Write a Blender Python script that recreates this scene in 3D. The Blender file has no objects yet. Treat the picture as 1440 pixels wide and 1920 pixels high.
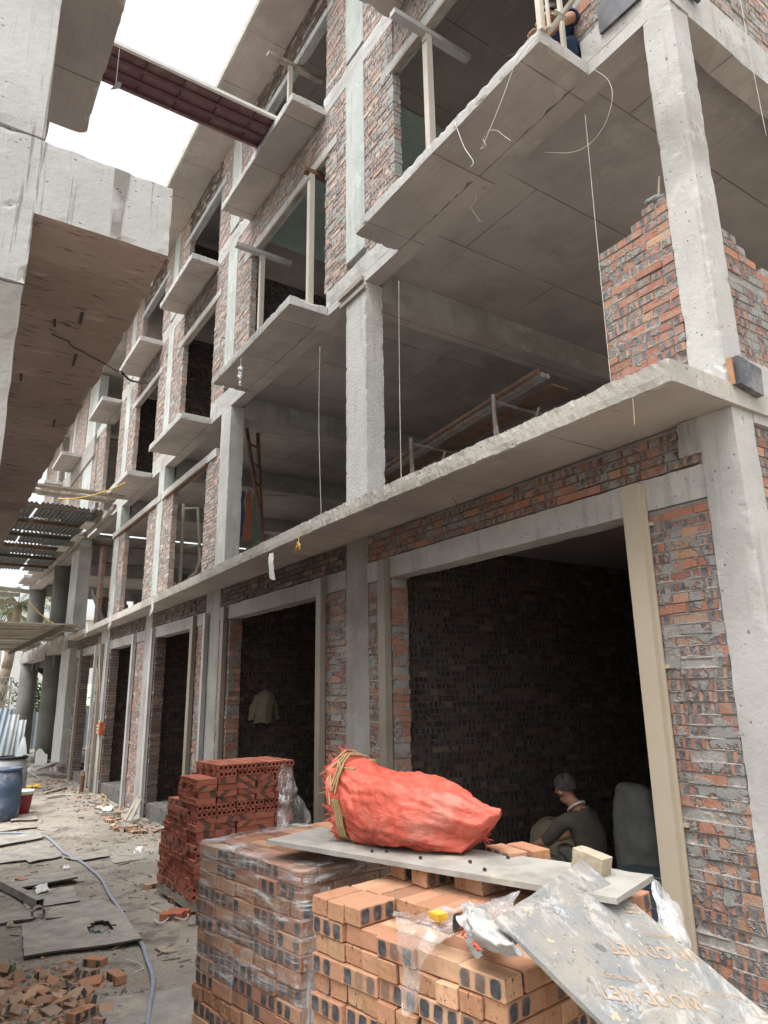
import bpy, bmesh, math, random
from mathutils import Vector, Matrix, noise
R = math.radians
rng = random.Random(7)
sc = bpy.context.scene
col = sc.collection
# ------------------------------------------------------------------ camera
F, YAW, PIT, ROL = 1297.289, R(-56.44115), R(14.62399), R(-0.88331)
CAM = Vector((0, -4.2, 2.1))
_cy, _sy, _cp, _sp = math.cos(YAW), math.sin(YAW), math.cos(PIT), math.sin(PIT)
FW = Vector((_sy*_cp, _cy*_cp, _sp)); _r = Vector((_cy, -_sy, 0)); _u = _r.cross(FW)
RT = math.cos(ROL)*_r + math.sin(ROL)*_u; UP = -math.sin(ROL)*_r + math.cos(ROL)*_u
cd = bpy.data.cameras.new('camera'); cam = bpy.data.objects.new('camera', cd); col.objects.link(cam)
cd.sensor_fit = 'HORIZONTAL'; cd.sensor_width = 36; cd.lens = F/1440*36; cd.clip_end = 2000; cd.clip_start = .05
cam.matrix_world = Matrix.Translation(CAM) @ Matrix((RT, UP, -FW)).transposed().to_4x4()
sc.camera = cam
# survey helpers: where a line of sight meets a known wall, floor or side plane
def ray(x, y): return RT*((x-720)/F) - UP*((y-960)/F) + FW
def onY(x, y, Y=0.0): r = ray(x, y); return CAM + r*((Y-CAM.y)/r.y)
def onX(x, y, X): r = ray(x, y); return CAM + r*((X-CAM.x)/r.x)
def onZ(x, y, Z): r = ray(x, y); return CAM + r*((Z-CAM.z)/r.z)
def sm(t): t = max(0, min(1, t)); return t*t*(3-2*t)
def gz(x): return -0.25*(1-sm((x+13)/6.0))
def gnd(x, y):
    p = onZ(x, y, -.1)
    for _ in range(12): p = onZ(x, y, gz(p.x)*.6 + p.z*.4)
    return p
# ------------------------------------------------------------------ materials
class NT:
    def __init__(s, name):
        s.m = bpy.data.materials.new(name); s.m.use_nodes = True
        s.t = s.m.node_tree; s.t.nodes.clear()
        s.out = s.n('ShaderNodeOutputMaterial')
    def n(s, ty, **kw):
        nd = s.t.nodes.new(ty)
        for k, v in kw.items(): setattr(nd, k, v)
        return nd
    def L(s, a, b): s.t.links.new(a, b)
    def put(s, sock, v):
        if isinstance(v, bpy.types.NodeSocket): s.L(v, sock)
        elif isinstance(v, (tuple, list)) and sock.type == 'RGBA': sock.default_value = (*v[:3], 1)
        else: sock.default_value = v
    def co(s, kind='Object'): return s.n('ShaderNodeTexCoord').outputs[kind]
    def map(s, v, scale=(1, 1, 1), loc=(0, 0, 0), rot=(0, 0, 0)):
        m = s.n('ShaderNodeMapping'); s.L(v, m.inputs[0]); m.inputs[1].default_value = loc; m.inputs[2].default_value = rot; m.inputs[3].default_value = scale
        return m.outputs[0]
    def noise(s, v, sc=5, det=4, ro=.55, dist=0.0, o='Fac'):
        t = s.n('ShaderNodeTexNoise'); s.L(v, t.inputs['Vector']); t.inputs['Scale'].default_value = sc
        t.inputs['Detail'].default_value = det; t.inputs['Roughness'].default_value = ro; t.inputs['Distortion'].default_value = dist
        return t.outputs[o]
    def vor(s, v, sc=10, feature='F1', o='Distance', rnd=1.0):
        t = s.n('ShaderNodeTexVoronoi', feature=feature); s.L(v, t.inputs['Vector']); t.inputs['Scale'].default_value = sc
        if 'Randomness' in t.inputs: t.inputs['Randomness'].default_value = rnd
        return t.outputs[o]
    def ramp(s, f, a, b, lo=0.0, hi=1.0):
        m = s.n('ShaderNodeMapRange'); m.interpolation_type = 'SMOOTHSTEP'; s.put(m.inputs[0], f)
        m.inputs[1].default_value = a; m.inputs[2].default_value = b; m.inputs[3].default_value = lo; m.inputs[4].default_value = hi
        return m.outputs[0]
    def M(s, op, a, b=0.0, c=0.0):
        m = s.n('ShaderNodeMath', operation=op); s.put(m.inputs[0], a); s.put(m.inputs[1], b); s.put(m.inputs[2], c)
        return m.outputs[0]
    def mix(s, f, a, b, mode='MIX'):
        m = s.n('ShaderNodeMix', data_type='RGBA', blend_type=mode); s.put(m.inputs[0], f); s.put(m.inputs[6], a); s.put(m.inputs[7], b)
        return m.outputs[2]
    def bump(s, h, st=.5, d=.01, nrm=None):
        b = s.n('ShaderNodeBump'); s.L(h, b.inputs['Height']); b.inputs['Strength'].default_value = st; b.inputs['Distance'].default_value = d
        if nrm: s.L(nrm, b.inputs['Normal'])
        return b.outputs[0]
    def bsdf(s, c, rough=.9, nrm=None, metal=0.0, spec=.25, **kw):
        p = s.n('ShaderNodeBsdfPrincipled'); s.put(p.inputs['Base Color'], c); s.put(p.inputs['Roughness'], rough); s.put(p.inputs['Metallic'], metal)
        p.inputs['Specular IOR Level'].default_value = spec
        if nrm: s.L(nrm, p.inputs['Normal'])
        for k, v in kw.items(): s.put(p.inputs[k], v)
        s.L(p.outputs[0], s.out.inputs[0]); return p.outputs[0]

def concrete(name, a=(.40, .395, .375), b=(.30, .295, .28), dirt=(.17, .155, .135), seams=False, drips=.28, pits=.6, rough_bump=.4, pebble=0.0):
    N = NT(name); o = N.co()
    c = N.mix(N.ramp(N.noise(o, 1.3, 6, .6), .35, .68), a, b)
    c = N.mix(N.ramp(N.noise(o, 9, 5, .65), .45, .75, 0, .35), c, tuple(x*.72 for x in a))
    st = N.noise(N.map(o, (7, 7, .45)), 1.6, 5, .6)
    c = N.mix(N.M('MULTIPLY', N.ramp(st, .52, .66), drips), c, dirt)
    c = N.mix(N.ramp(N.noise(o, .55, 5), .55, .72, 0, .5), c, dirt)
    c = N.mix(N.ramp(N.noise(N.map(o, loc=(3, 7, 1)), 2.6, 8, .72), .56, .64, 0, .5), c, tuple(x*1.18 for x in a))
    c = N.mix(N.ramp(N.noise(N.map(o, loc=(8, 2, 5)), 34, 4, .7), .62, .70, 0, .6), c, dirt)
    v = N.vor(N.map(o, (1, 1, .75)), 17); pn = N.noise(o, 3.1, 2)
    v_ = N.vor(N.map(o, (1, 1, .6), loc=(3, 3, 3)), 6.5); pit = N.M('MAXIMUM', N.M('MULTIPLY', N.ramp(v, .07, .16, 1, 0), N.ramp(pn, .46, .58)), N.M('MULTIPLY', N.ramp(v_, .04, .10, 1, 0), N.ramp(N.noise(o, 2.3, 2), .5, .6)))
    c = N.mix(N.M('MULTIPLY', pit, pits), c, (.07, .065, .06))
    if seams: c = N.mix(N.ramp(N.noise(o, 1.1, 6, .6), .3, .7), a, b)
    h = N.M('ADD', N.noise(o, 26, 5, .7), N.M('MULTIPLY', pit, -1.2))
    if pebble:
        pv = N.vor(o, 48); h = N.M('ADD', h, N.M('MULTIPLY', pv, pebble)); c = N.mix(N.ramp(pv, .3, .65, 0, .25), c, (.22, .215, .2))
    if seams:
        bt = N.n('ShaderNodeTexBrick'); N.L(N.map(o, (1, 1, 0), rot=(0, 0, R(90))), bt.inputs['Vector'])
        bt.inputs['Scale'].default_value = 1; bt.inputs['Mortar Size'].default_value = .008; bt.inputs['Mortar Smooth'].default_value = .3
        bt.inputs['Brick Width'].default_value = 2.44; bt.inputs['Row Height'].default_value = 1.22; bt.offset = 0.35
        bt.inputs['Color1'].default_value = (.9, .9, .9, 1); bt.inputs['Color2'].default_value = (1.08, 1.06, 1.04, 1); bt.inputs['Mortar'].default_value = (.36, .32, .30, 1)
        wob = N.mix(.75, bt.outputs['Color'], (1, 1, 1)); c = N.mix(N.ramp(N.noise(o, 1.7, 4), .3, .6, .25, 1), c, N.mix(1.0, c, bt.outputs['Color'], 'MULTIPLY'))
        c = N.mix(N.ramp(N.noise(N.map(o, (3, 1.2, 1)), 1.6, 7, .7), .60, .74, 0, .45), c, (.14, .10, .08))
        c = N.mix(N.ramp(N.noise(N.map(o, (1.2, 22, 1)), 1.5, 5, .7), .5, .7, 0, .28), c, tuple(x*.7 for x in b)); c = N.mix(N.ramp(N.noise(N.map(o, loc=(5, 8, 2)), .9, 7, .75), .55, .66, 0, .4), c, tuple(min(1, x*1.2) for x in a))
        sp_ = N.M('MULTIPLY', N.ramp(N.vor(N.map(o, (1, 1.6, 1)), 4.5), .02, .055, 1, 0), N.ramp(N.noise(o, 2, 2), .5, .6)); c = N.mix(sp_, c, (.09, .075, .07)); h = N.M('MULTIPLY', h, .45)
    N.bsdf(c, .93, N.bump(h, rough_bump, .012)); return N.m

def brick_nodes(N, rr, rg, u, v, typ, tone, period=.073, mw=.048, mh=.051, hgt=.06, thr=.4, dark=((.045, .047, .052), (.115, .113, .118))):
    o = N.co()
    wob = N.M('MULTIPLY', N.M('SUBTRACT', N.noise(o, 45, 3), .5), .014)
    uu = N.M('SUBTRACT', N.M('FRACT', N.M('DIVIDE', N.M('ADD', u, wob), period)), .5)
    dx = N.M('MULTIPLY', N.M('ABSOLUTE', uu), period)
    dv = N.M('ABSOLUTE', N.M('SUBTRACT', N.M('ADD', v, wob), hgt/2))
    # rounded kiln patch
    ax = N.M('MAXIMUM', N.M('SUBTRACT', dx, mw/2-.012), 0.0); ay = N.M('MAXIMUM', N.M('SUBTRACT', dv, mh/2-.012), 0.0)
    d = N.M('SQRT', N.M('ADD', N.M('MULTIPLY', ax, ax), N.M('MULTIPLY', ay, ay)))
    mark = N.ramp(d, .009, .0145, 1, 0)
    # every patch of a brick keeps its own strength
    cell = N.M('FLOOR', N.M('DIVIDE', u, period))
    pr = N.M('FRACT', N.M('MULTIPLY', N.M('SINE', N.M('ADD', N.M('MULTIPLY', cell, 12.99), N.M('MULTIPLY', rg, 78.2))), 437.5))
    mark = N.M('MULTIPLY', mark, N.M('GREATER_THAN', rg, thr)); mark = N.M('MULTIPLY', mark, N.ramp(pr, .05, .3))
    mark = N.M('MULTIPLY', mark, N.M('LESS_THAN', typ, .25))
    a, b, c3 = tone
    c = N.mix(rr, a, b)
    c = N.mix(N.ramp(N.M('FRACT', N.M('MULTIPLY', rr, 7.31)), .78, .84), c, c3)
    c = N.mix(N.ramp(N.noise(o, 14, 5, .65), .35, .8, 0, .55), c, tuple(x*.62 for x in a))
    ring = N.ramp(N.M('ABSOLUTE', N.M('SUBTRACT', d, .016)), .0, .007, .35, 0)
    c = N.mix(N.ramp(N.M('FRACT', N.M('MULTIPLY', rr, 23.7)), .80, .92, 0, .55), c, tuple(x*.45 for x in a))
    c = N.mix(N.ramp(N.M('FRACT', N.M('MULTIPLY', rr, 41.3)), .75, .95, 0, .6), c, tuple(min(1, x*1.35) for x in c3))
    c = N.mix(N.M('MULTIPLY', ring, N.M('MULTIPLY', N.M('LESS_THAN', typ, .25), N.M('GREATER_THAN', rg, thr))), c, tuple(x*.55 for x in a))
    c = N.mix(mark, c, N.mix(N.ramp(N.noise(o, 24, 4, .65), .35, .68), *dark))
    return c, o

def wall_brick(name, tone, smear, mortar=(.27, .262, .245), dark=((.10, .094, .097), (.24, .225, .225))):
    N = NT(name)
    at = N.n('ShaderNodeVertexColor', layer_name='rnd'); sp = N.n('ShaderNodeSeparateColor'); N.L(at.outputs[0], sp.inputs[0])
    uv = N.n('ShaderNodeSeparateXYZ'); N.L(N.co('UV'), uv.inputs[0])
    c, o = brick_nodes(N, sp.outputs[0], sp.outputs[1], uv.outputs[0], uv.outputs[1], sp.outputs[2], tone, mh=.07, mw=.045, period=.068, thr=.22, dark=dark)
    c = N.mix(N.ramp(N.noise(o, 11, 6, .7), .4, .72, 0, .55), c, tuple(x*1.02 for x in mortar))
    sn = N.M('ADD', N.noise(o, 6.5, 5, .62), N.M('MULTIPLY', N.noise(o, 1.2, 2), .35))
    s = N.ramp(sn, .80-smear*.3, .88-smear*.3)
    c = N.mix(s, c, N.mix(N.noise(o, 18, 4), mortar, tuple(x*.72 for x in mortar)))
    h = N.M('ADD', N.M('MULTIPLY', N.noise(o, 34, 6, .75), 1.1), N.M('MULTIPLY', s, 1.2))
    ck = N.M('MULTIPLY', N.ramp(N.noise(o, 60, 3, .6), .66, .72), .7); c = N.mix(ck, c, (.08, .06, .05))
    N.bsdf(c, .92, N.bump(h, .9, .010)); return N.m

def mortar_mat(name, a=(.27, .262, .245), b=(.17, .165, .155)):
    N = NT(name); o = N.co()
    c = N.mix(N.ramp(N.noise(o, 7, 6, .65), .35, .7), a, b)
    cr = N.ramp(N.vor(N.map(o, (1, 1, 1.6)), 9, 'DISTANCE_TO_EDGE'), .0, .035, 1, 0)
    cr = N.M('MULTIPLY', cr, N.ramp(N.noise(o, 2.2, 3), .58, .66)); c = N.mix(cr, c, (.06, .056, .052))
    N.bsdf(c, .95, N.bump(N.M('SUBTRACT', N.noise(o, 22, 6, .7), N.M('MULTIPLY', cr, .8)), .9, .014)); return N.m

def loose_brick(name, tone, hollow=False):
    N = NT(name)
    oi = N.n('ShaderNodeObjectInfo').outputs['Random']
    at = N.n('ShaderNodeVertexColor', layer_name='rnd'); sp = N.n('ShaderNodeSeparateColor'); N.L(at.outputs[0], sp.inputs[0])
    rr = N.M('FRACT', N.M('ADD', oi, sp.outputs[0])); rg = N.M('FRACT', N.M('ADD', N.M('MULTIPLY', oi, 17.3), sp.outputs[1]))
    uv = N.n('ShaderNodeSeparateXYZ'); N.L(N.co('UV'), uv.inputs[0]); typ = sp.outputs[2]
    if not hollow:
        c, o = brick_nodes(N, rr, rg, uv.outputs[0], uv.outputs[1], typ, tone, thr=.12, period=.0588, mw=.040, mh=.050)
        end = N.M('MULTIPLY', N.M('GREATER_THAN', typ, .25), N.M('LESS_THAN', typ, .75))
        c = N.mix(N.M('MULTIPLY', end, N.ramp(N.noise(o, 35, 4, .7), .45, .62, 0, .8)), c, (.42, .25, .13))
        pit = N.M('MULTIPLY', end, N.ramp(N.noise(N.map(o, (1, 1, .6)), 85, 3, .6), .62, .70)); c = N.mix(pit, c, (.09, .05, .035))
    else:
        o = N.co(); c = N.mix(rr, tone[0], tone[1])
        w = N.M('SINE', N.M('ADD', N.M('MULTIPLY', N.M('ADD', uv.outputs[0], N.M('MULTIPLY', uv.outputs[1], N.M('MULTIPLY_ADD', rr, 4.0, -2.0))), N.M('MULTIPLY_ADD', rg, 30.0, 22.0)), N.M('MULTIPLY', rg, 40)))
        fl = N.M('MULTIPLY', N.ramp(N.M('ADD', w, N.M('MULTIPLY', N.noise(o, 20, 3), 1.2)), .75, 1.1, 0, .9), N.M('GREATER_THAN', rg, .3))
        fl = N.M('MULTIPLY', fl, N.M('LESS_THAN', typ, .25)); c = N.mix(fl, c, (.085, .065, .055))
        c = N.mix(N.ramp(N.noise(o, 13, 5, .65), .4, .8, 0, .5), c, tuple(x*.55 for x in tone[0])); pit = N.ramp(N.noise(o, 70, 2), .66, .72)
    c = N.mix(N.ramp(N.noise(o, 5, 5, .7), .6, .74, 0, .4), c, (.40, .33, .26))
    N.bsdf(c, .9, N.bump(N.M('SUBTRACT', N.noise(o, 70, 4, .7), pit), .55, .004)); return N.m

def plain(name, a, b=None, rough=.7, sc=6.0, bump=.25, metal=0.0, spec=.3, dirt=None, stretch=(1, 1, 1), damt=.5, bsc=30):
    N = NT(name); o = N.map(N.co(), stretch); b = b or tuple(x*.7 for x in a)
    c = N.mix(N.ramp(N.noise(o, sc, 6, .62), .35, .7), a, b)
    if dirt: c = N.mix(N.ramp(N.noise(o, sc*.6, 6, .7), .5, .66, 0, damt), c, dirt)
    N.bsdf(c, rough, N.bump(N.noise(o, bsc, 5, .65), bump, .008), metal, spec); return N.m

def film_mat(name, lo=.10, hi=.75, tint=(.80, .80, .80), stretch=(2, 2, 14), rot=(0, R(14), R(0))):
    N = NT(name); o = N.map(N.co(), stretch, rot=rot)
    n1 = N.noise(o, 2.3, 6, .68, .6); fac = N.ramp(n1, .46, .68, lo, hi)
    N2 = N.noise(N.co(), 16, 5, .7, 1.0); fac = N.M('MAXIMUM', fac, N.ramp(N2, .60, .76, 0, hi*.75))
    nr = N.bump(N.M('ADD', n1, N.M('MULTIPLY', N2, .6)), 1.0, .02)
    d = N.n('ShaderNodeBsdfDiffuse'); d.inputs[0].default_value = (*tint, 1); N.L(nr, d.inputs['Normal'])
    g = N.n('ShaderNodeBsdfGlossy'); g.inputs['Roughness'].default_value = .12; N.L(nr, g.inputs['Normal'])
    mx = N.n('ShaderNodeMixShader'); mx.inputs[0].default_value = .5; N.L(d.outputs[0], mx.inputs[1]); N.L(g.outputs[0], mx.inputs[2])
    t = N.n('ShaderNodeBsdfTransparent'); m2 = N.n('ShaderNodeMixShader'); N.L(fac, m2.inputs[0]); N.L(t.outputs[0], m2.inputs[1]); N.L(mx.outputs[0], m2.inputs[2])
    N.L(m2.outputs[0], N.out.inputs[0]); return N.m

M = {}
M['conc'] = concrete('pale_concrete', (.49, .485, .465), (.40, .395, .375))
M['conc_rough'] = concrete('pebbly_concrete', (.58, .575, .555), (.48, .475, .455), pebble=.5, rough_bump=.5, drips=.25)
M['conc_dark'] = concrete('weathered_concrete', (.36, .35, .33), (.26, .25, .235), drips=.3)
M['soffit'] = concrete('board_formed_soffit', (.46, .412, .385), (.35, .312, .290), (.15, .11, .09), seams=True, drips=0)
M['edge'] = concrete('mortar_crusted_slab_edge', (.50, .475, .425), (.36, .34, .305), (.20, .175, .15), drips=.2, pits=.8, rough_bump=.6)
M['strip'] = concrete('pale_green_grey_concrete', (.50, .53, .50), (.40, .43, .41), drips=.35)
M['oldconc'] = concrete('chipped_grey_concrete', (.56, .56, .55), (.45, .445, .435), (.18, .15, .13), drips=1.0, pits=1.0)
M['conc_shaded'] = concrete('shade_darkened_concrete', (.17, .17, .155), (.11, .112, .10), drips=.3)  # far columns: shade under the deck put into a darker colour
M['green_lit_plaster'] = plain('green_light_plaster', (.52, .64, .57), (.44, .55, .49), .9)  # green light from the safety net put into the plaster colour
def stained():
    N = NT('rust_stained_soffit'); o = N.co()
    c = N.mix(N.ramp(N.noise(o, 1.1, 5), .3, .7), (.41, .33, .295), (.305, .24, .212))
    st = N.noise(N.map(o, (14, 2.6, 1)), 2.0, 7, .72, .4); c = N.mix(N.ramp(st, .56, .66), c, (.05, .036, .032))
    c = N.mix(N.ramp(N.noise(o, .7, 4), .55, .75, 0, .7), c, (.09, .07, .055))
    c = N.mix(N.ramp(N.noise(N.map(o, (9, 2, 1), loc=(3, 1, 0)), 2, 6, .7), .56, .68, 0, .6), c, (.56, .44, .39))
    N.bsdf(c, .9, N.bump(st, .6, .01)); return N.m
M['stained'] = stained()
def streaked():
    N = NT('cement_streaked_concrete'); o = N.co()
    c = N.mix(N.ramp(N.noise(o, 2.2, 7, .65), .35, .65), (.55, .55, .54), (.44, .44, .43))
    z = N.noise(N.map(o, (16, 16, .55)), 1.0, 4, .6, .3); brk = N.noise(o, 2.0, 4)
    c = N.mix(N.M('MULTIPLY', N.ramp(z, .54, .60), N.ramp(brk, .44, .54, 0, .85)), c, (.20, .185, .165))
    z2 = N.noise(N.map(o, (11, 11, .4), loc=(5, 2, 1)), 1.0, 3, .6); c = N.mix(N.M('MULTIPLY', N.ramp(z2, .58, .63), N.ramp(N.noise(o, 1.7, 3), .45, .55, 0, .8)), c, (.66, .66, .65))
    v = N.vor(N.map(o, (1, .8, 1.7), rot=(R(30), 0, 0)), 24); pit = N.M('MULTIPLY', N.ramp(v, .05, .15, 1, 0), N.ramp(N.noise(o, 5, 3), .50, .6)); c = N.mix(pit, c, (.07, .065, .06))
    N.bsdf(c, .93, N.bump(N.M('ADD', N.noise(o, 22, 6, .72), N.M('ADD', N.M('MULTIPLY', pit, -1.2), N.M('MULTIPLY', z, .8))), .7, .012)); return N.m
M['oldconc'] = streaked()
T_ORANGE = ((.46, .205, .13), (.33, .145, .10), (.42, .26, .17)); T_PALE = ((.54, .37, .295), (.45, .285, .225), (.53, .42, .345)); T_SHADED = ((.20, .115, .085), (.145, .09, .07), (.22, .16, .12))
M['brick'] = wall_brick('wall_brick_orange', T_ORANGE, .42, (.33, .325, .31), ((.075, .070, .073), (.20, .188, .19)))
M['brick_pale'] = wall_brick('wall_brick_pale', T_PALE, .34, (.42, .435, .415))
M['brick_shaded'] = wall_brick('wall_brick_shaded', T_SHADED, .3, (.17, .16, .15), ((.03, .03, .03), (.07, .067, .065)))  # brick tones darkened so interiors and recesses read as shaded
M['brick_clean'] = wall_brick('wall_brick_fresh', T_ORANGE, .22, (.33, .345, .32))
M['mortar'] = mortar_mat('grey_mortar', (.36, .345, .32), (.24, .23, .215)); M['mortar_pale'] = mortar_mat('pale_mortar', (.44, .425, .405), (.33, .315, .30)); M['mortar_dark'] = mortar_mat('shaded_dirty_mortar', (.16, .15, .14), (.10, .095, .09))  # darkest mortar carries interior shade in its colour, and dirt on the sills
M['lbrick'] = loose_brick('kiln_brick', ((.47, .255, .155), (.385, .185, .11), (.49, .31, .195)))
M['hbrick'] = loose_brick('hollow_red_brick', ((.44, .155, .10), (.33, .105, .07), (.4, .2, .13)), True)
M['wood'] = plain('raw_timber', (.52, .485, .425), (.42, .38, .32), .8, 5, .3, stretch=(1, 1, .25))
M['wood_grey'] = plain('weathered_timber', (.36, .32, .27), (.24, .21, .18), .85, 5, .4, dirt=(.12, .1, .08), stretch=(.4, 1, 1))
M['wood_brown'] = plain('brown_timber', (.16, .095, .06), (.10, .06, .04), .8, 6, .3)
M['ply'] = plain('muddy_plywood', (.34, .325, .295), (.23, .215, .195), .85, 5, .45, dirt=(.44, .39, .31), damt=.85)
M['ply_edge'] = plain('plywood_edge', (.10, .08, .06), (.05, .04, .03), .9, 20)
M['steel'] = plain('galvanised_steel', (.45, .45, .45), (.36, .36, .36), .5, 4, .1, .6, .4, (.2, .16, .12))
M['rail_beige'] = plain('beige_painted_steel', (.46, .40, .31), (.43, .37, .285), .45, 2, .03)
M['rail_brown'] = plain('brown_grey_painted_steel', (.27, .235, .195), (.22, .19, .155), .5, 2, .05)
M['rail_grey'] = plain('grey_painted_steel', (.42, .41, .40), (.33, .32, .31), .5, 2, .05)
M['scaf'] = plain('worn_scaffold_tube', (.26, .25, .24), (.2, .14, .1), .6, 8, .1, .2)
M['cream'] = plain('cream_painted_tube', (.55, .52, .43), (.45, .42, .34), .6, 4, .1)
M['purple'] = plain('rusty_purple_steel', (.20, .105, .115), (.15, .078, .08), .65, 5, .2, 0, .3, (.30, .20, .18), damt=.7)
M['purple_rib'] = plain('dark_rusty_rib', (.145, .075, .078), (.10, .055, .055), .7, 6)
M['dirt'] = plain('x', (.3, .25, .2))
M['sackred'] = plain('coral_woven_plastic', (.53, .100, .072), (.44, .08, .058), .45, 7, .4, 0, .4, (.58, .17, .125), damt=.6, bsc=22)
def sack_mat():
    N = NT('faded_coral_woven_plastic'); o = N.co()
    rg = lambda sc_, k: N.M('ABSOLUTE', N.M('SUBTRACT', N.noise(N.map(o, (1, 1.5, 2.2), loc=(k, k, k), rot=(0, R(25), R(15))), sc_, 5, .6, .6), .5))
    r1, r2 = rg(5, 0), rg(11, 3)
    c = N.mix(N.ramp(N.noise(o, 6, 6, .65), .35, .68), (.53, .102, .066), (.44, .075, .05)); c = N.mix(N.ramp(r1, .0, .05, .35, 0), c, (.60, .19, .14)); c = N.mix(N.ramp(N.noise(o, 3, 5, .7), .56, .7, 0, .45), c, (.55, .27, .21))
    w = N.n('ShaderNodeTexWave'); N.L(o, w.inputs[0]); w.inputs['Scale'].default_value = 120
    N.bsdf(c, .5, N.bump(N.M('ADD', N.M('ADD', N.M('MULTIPLY', r1, 2.2), r2), N.M('MULTIPLY', w.outputs['Fac'], .05)), .42, .016), 0, .35); return N.m
M['sackred'] = sack_mat()
M['straw'] = plain('dry_straw', (.38, .29, .15), (.26, .19, .09), .8, 12)
M['bagwhite'] = plain('white_woven_bag', (.47, .465, .45), (.38, .375, .36), .5, 8, .2)
M['baggrey'] = plain('dull_white_sack', (.17, .175, .165), (.13, .13, .12), .8, 8, .4)
M['redprint'] = plain('red_print', (.62, .09, .05), None, .5)
M['blackplastic'] = plain('black_plastic', (.012, .012, .012), None, .5)
M['blueplastic'] = plain('blue_drum_plastic', (.085, .13, .21), (.06, .09, .15), .5, 5, .1, dirt=(.3, .29, .27), damt=.85)
M['greydrum'] = plain('muddy_grey_drum', (.36, .37, .36), (.26, .27, .26), .5, 3, .05, dirt=(.22, .2, .17))
M['bucketred'] = plain('crimson_bucket', (.26, .02, .03), (.2, .018, .025), .4, 4, .05, dirt=(.4, .36, .32), damt=.25)
M['lidwhite'] = plain('white_plastic', (.70, .70, .67), (.6, .6, .57), .45, 5, .05)
M['hose'] = plain('dusty_blue_hose', (.25, .295, .40), (.33, .34, .36), .6, 8, .1, dirt=(.36, .32, .28))
M['yellow'] = plain('yellow_rope', (.65, .42, .07), (.55, .36, .06), .6)
M['orange'] = plain('orange_plastic', (.50, .13, .05), None, .5)
M['string'] = plain('white_string', (.62, .60, .56), None, .8)
M['wire'] = plain('dark_wire', (.05, .045, .04), None, .6)
M['twine'] = plain('straw_twine', (.5, .4, .22), None, .8)
M['bluesheet'] = plain('blue_grey_sheet_steel', (.30, .38, .44), (.25, .32, .38), .5, 2, .05, .1, dirt=(.35, .33, .3))
M['palesheet'] = plain('pale_sheet', (.52, .56, .58), (.42, .46, .48), .5, 3, .1, dirt=(.3, .28, .25))
M['darkroof'] = plain('dark_corrugated_sheet', (.09, .10, .09), (.06, .065, .06), .6, 3, .2, dirt=(.15, .14, .12))
M['darkblue'] = plain('dull_blue_panel', (.06, .085, .11), (.05, .065, .085), .4, 3, .05)
M['pale_wall'] = plain('pale_render_wall', (.62, .63, .60), (.52, .53, .5), .9, 1.5, .1)
M['roofgreen'] = plain('pale_green_roof', (.44, .54, .42), (.36, .45, .35), .7)
M['frond'] = plain('palm_leaf', (.16, .20, .085), (.10, .13, .05), .6, 3, .1, dirt=(.27, .25, .13))
M['trunk'] = plain('palm_bark', (.34, .28, .21), (.25, .2, .15), .9, 6, .5, stretch=(1, 1, 3))
M['leaf'] = plain('bush_leaf', (.09, .13, .05), (.06, .09, .035), .6, 4)
M['skin'] = plain('skin', (.42, .22, .14), (.36, .185, .12), .55, 8, .05)
M['hair'] = plain('black_hair', (.012, .011, .011), None, .6)
M['cloth_blue'] = plain('navy_blue_cloth', (.03, .055, .12), (.022, .04, .085), .85, 7, .3)
M['cloth_grey'] = plain('olive_grey_cloth', (.085, .075, .062), (.065, .057, .048), .9, 7, .3)
M['cloth_pale'] = plain('pale_grey_cloth', (.24, .235, .21), (.19, .185, .165), .9, 7, .3)
M['cloth_cream'] = plain('cream_cloth', (.42, .36, .26), (.33, .28, .2), .9, 7, .3)
M['cloth_orange'] = plain('orange_cloth', (.22, .075, .035), None, .9)
M['cloth_green'] = plain('green_cloth', (.06, .085, .07), None, .9)
M['cap'] = plain('mottled_cap', (.10, .085, .085), (.02, .019, .02), .9, 22)
M['blackfilm'] = plain('black_film_plywood', (.045, .048, .06), (.09, .09, .10), .35, 5, .1, dirt=(.3, .29, .28), damt=.6)
M['freshwood'] = plain('fresh_cut_wood', (.42, .23, .12), (.33, .18, .09), .8, 5)
M['osb'] = plain('pale_particle_block', (.40, .345, .255), (.31, .26, .185), .9, 30, .4)
M['foam'] = plain('yellow_foam', (.75, .42, .05), None, .7)
M['darkhole'] = plain('dark_burnt_hole', (.015, .013, .012), None, .95)
def film_ply():
    N = NT('plaster_splashed_film_plywood'); o = N.co()
    mp = lambda k: N.map(o, loc=(k*1.7, k*2.3, k))
    c = N.mix(N.ramp(N.noise(o, 7, 6, .65), .38, .66), (.20, .21, .212), (.285, .262, .225))
    c = N.mix(N.ramp(N.noise(mp(1), 5, 8, .72, .8), .50, .62), c, (.40, .385, .355))
    c = N.mix(N.ramp(N.noise(mp(2), 8, 8, .75, .5), .57, .66, 0, .8), c, (.46, .47, .50))
    c = N.mix(N.ramp(N.noise(mp(3), 15, 6, .7), .61, .67, 0, .9), c, (.13, .12, .105))
    c = N.mix(N.ramp(N.noise(mp(4), 22, 5, .7), .62, .66), c, (.46, .38, .25))
    c = N.mix(N.ramp(N.noise(mp(5), 30, 5, .7), .64, .68), c, (.62, .61, .50))
    h = N.M('ADD', N.noise(o, 32, 7, .75), N.M('MULTIPLY', N.ramp(N.noise(mp(5), 30, 5, .7), .62, .68), 1.5))
    N.bsdf(c, .62, N.bump(h, .8, .007), 0, .4); return N.m
M['film_ply'] = film_ply()
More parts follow.
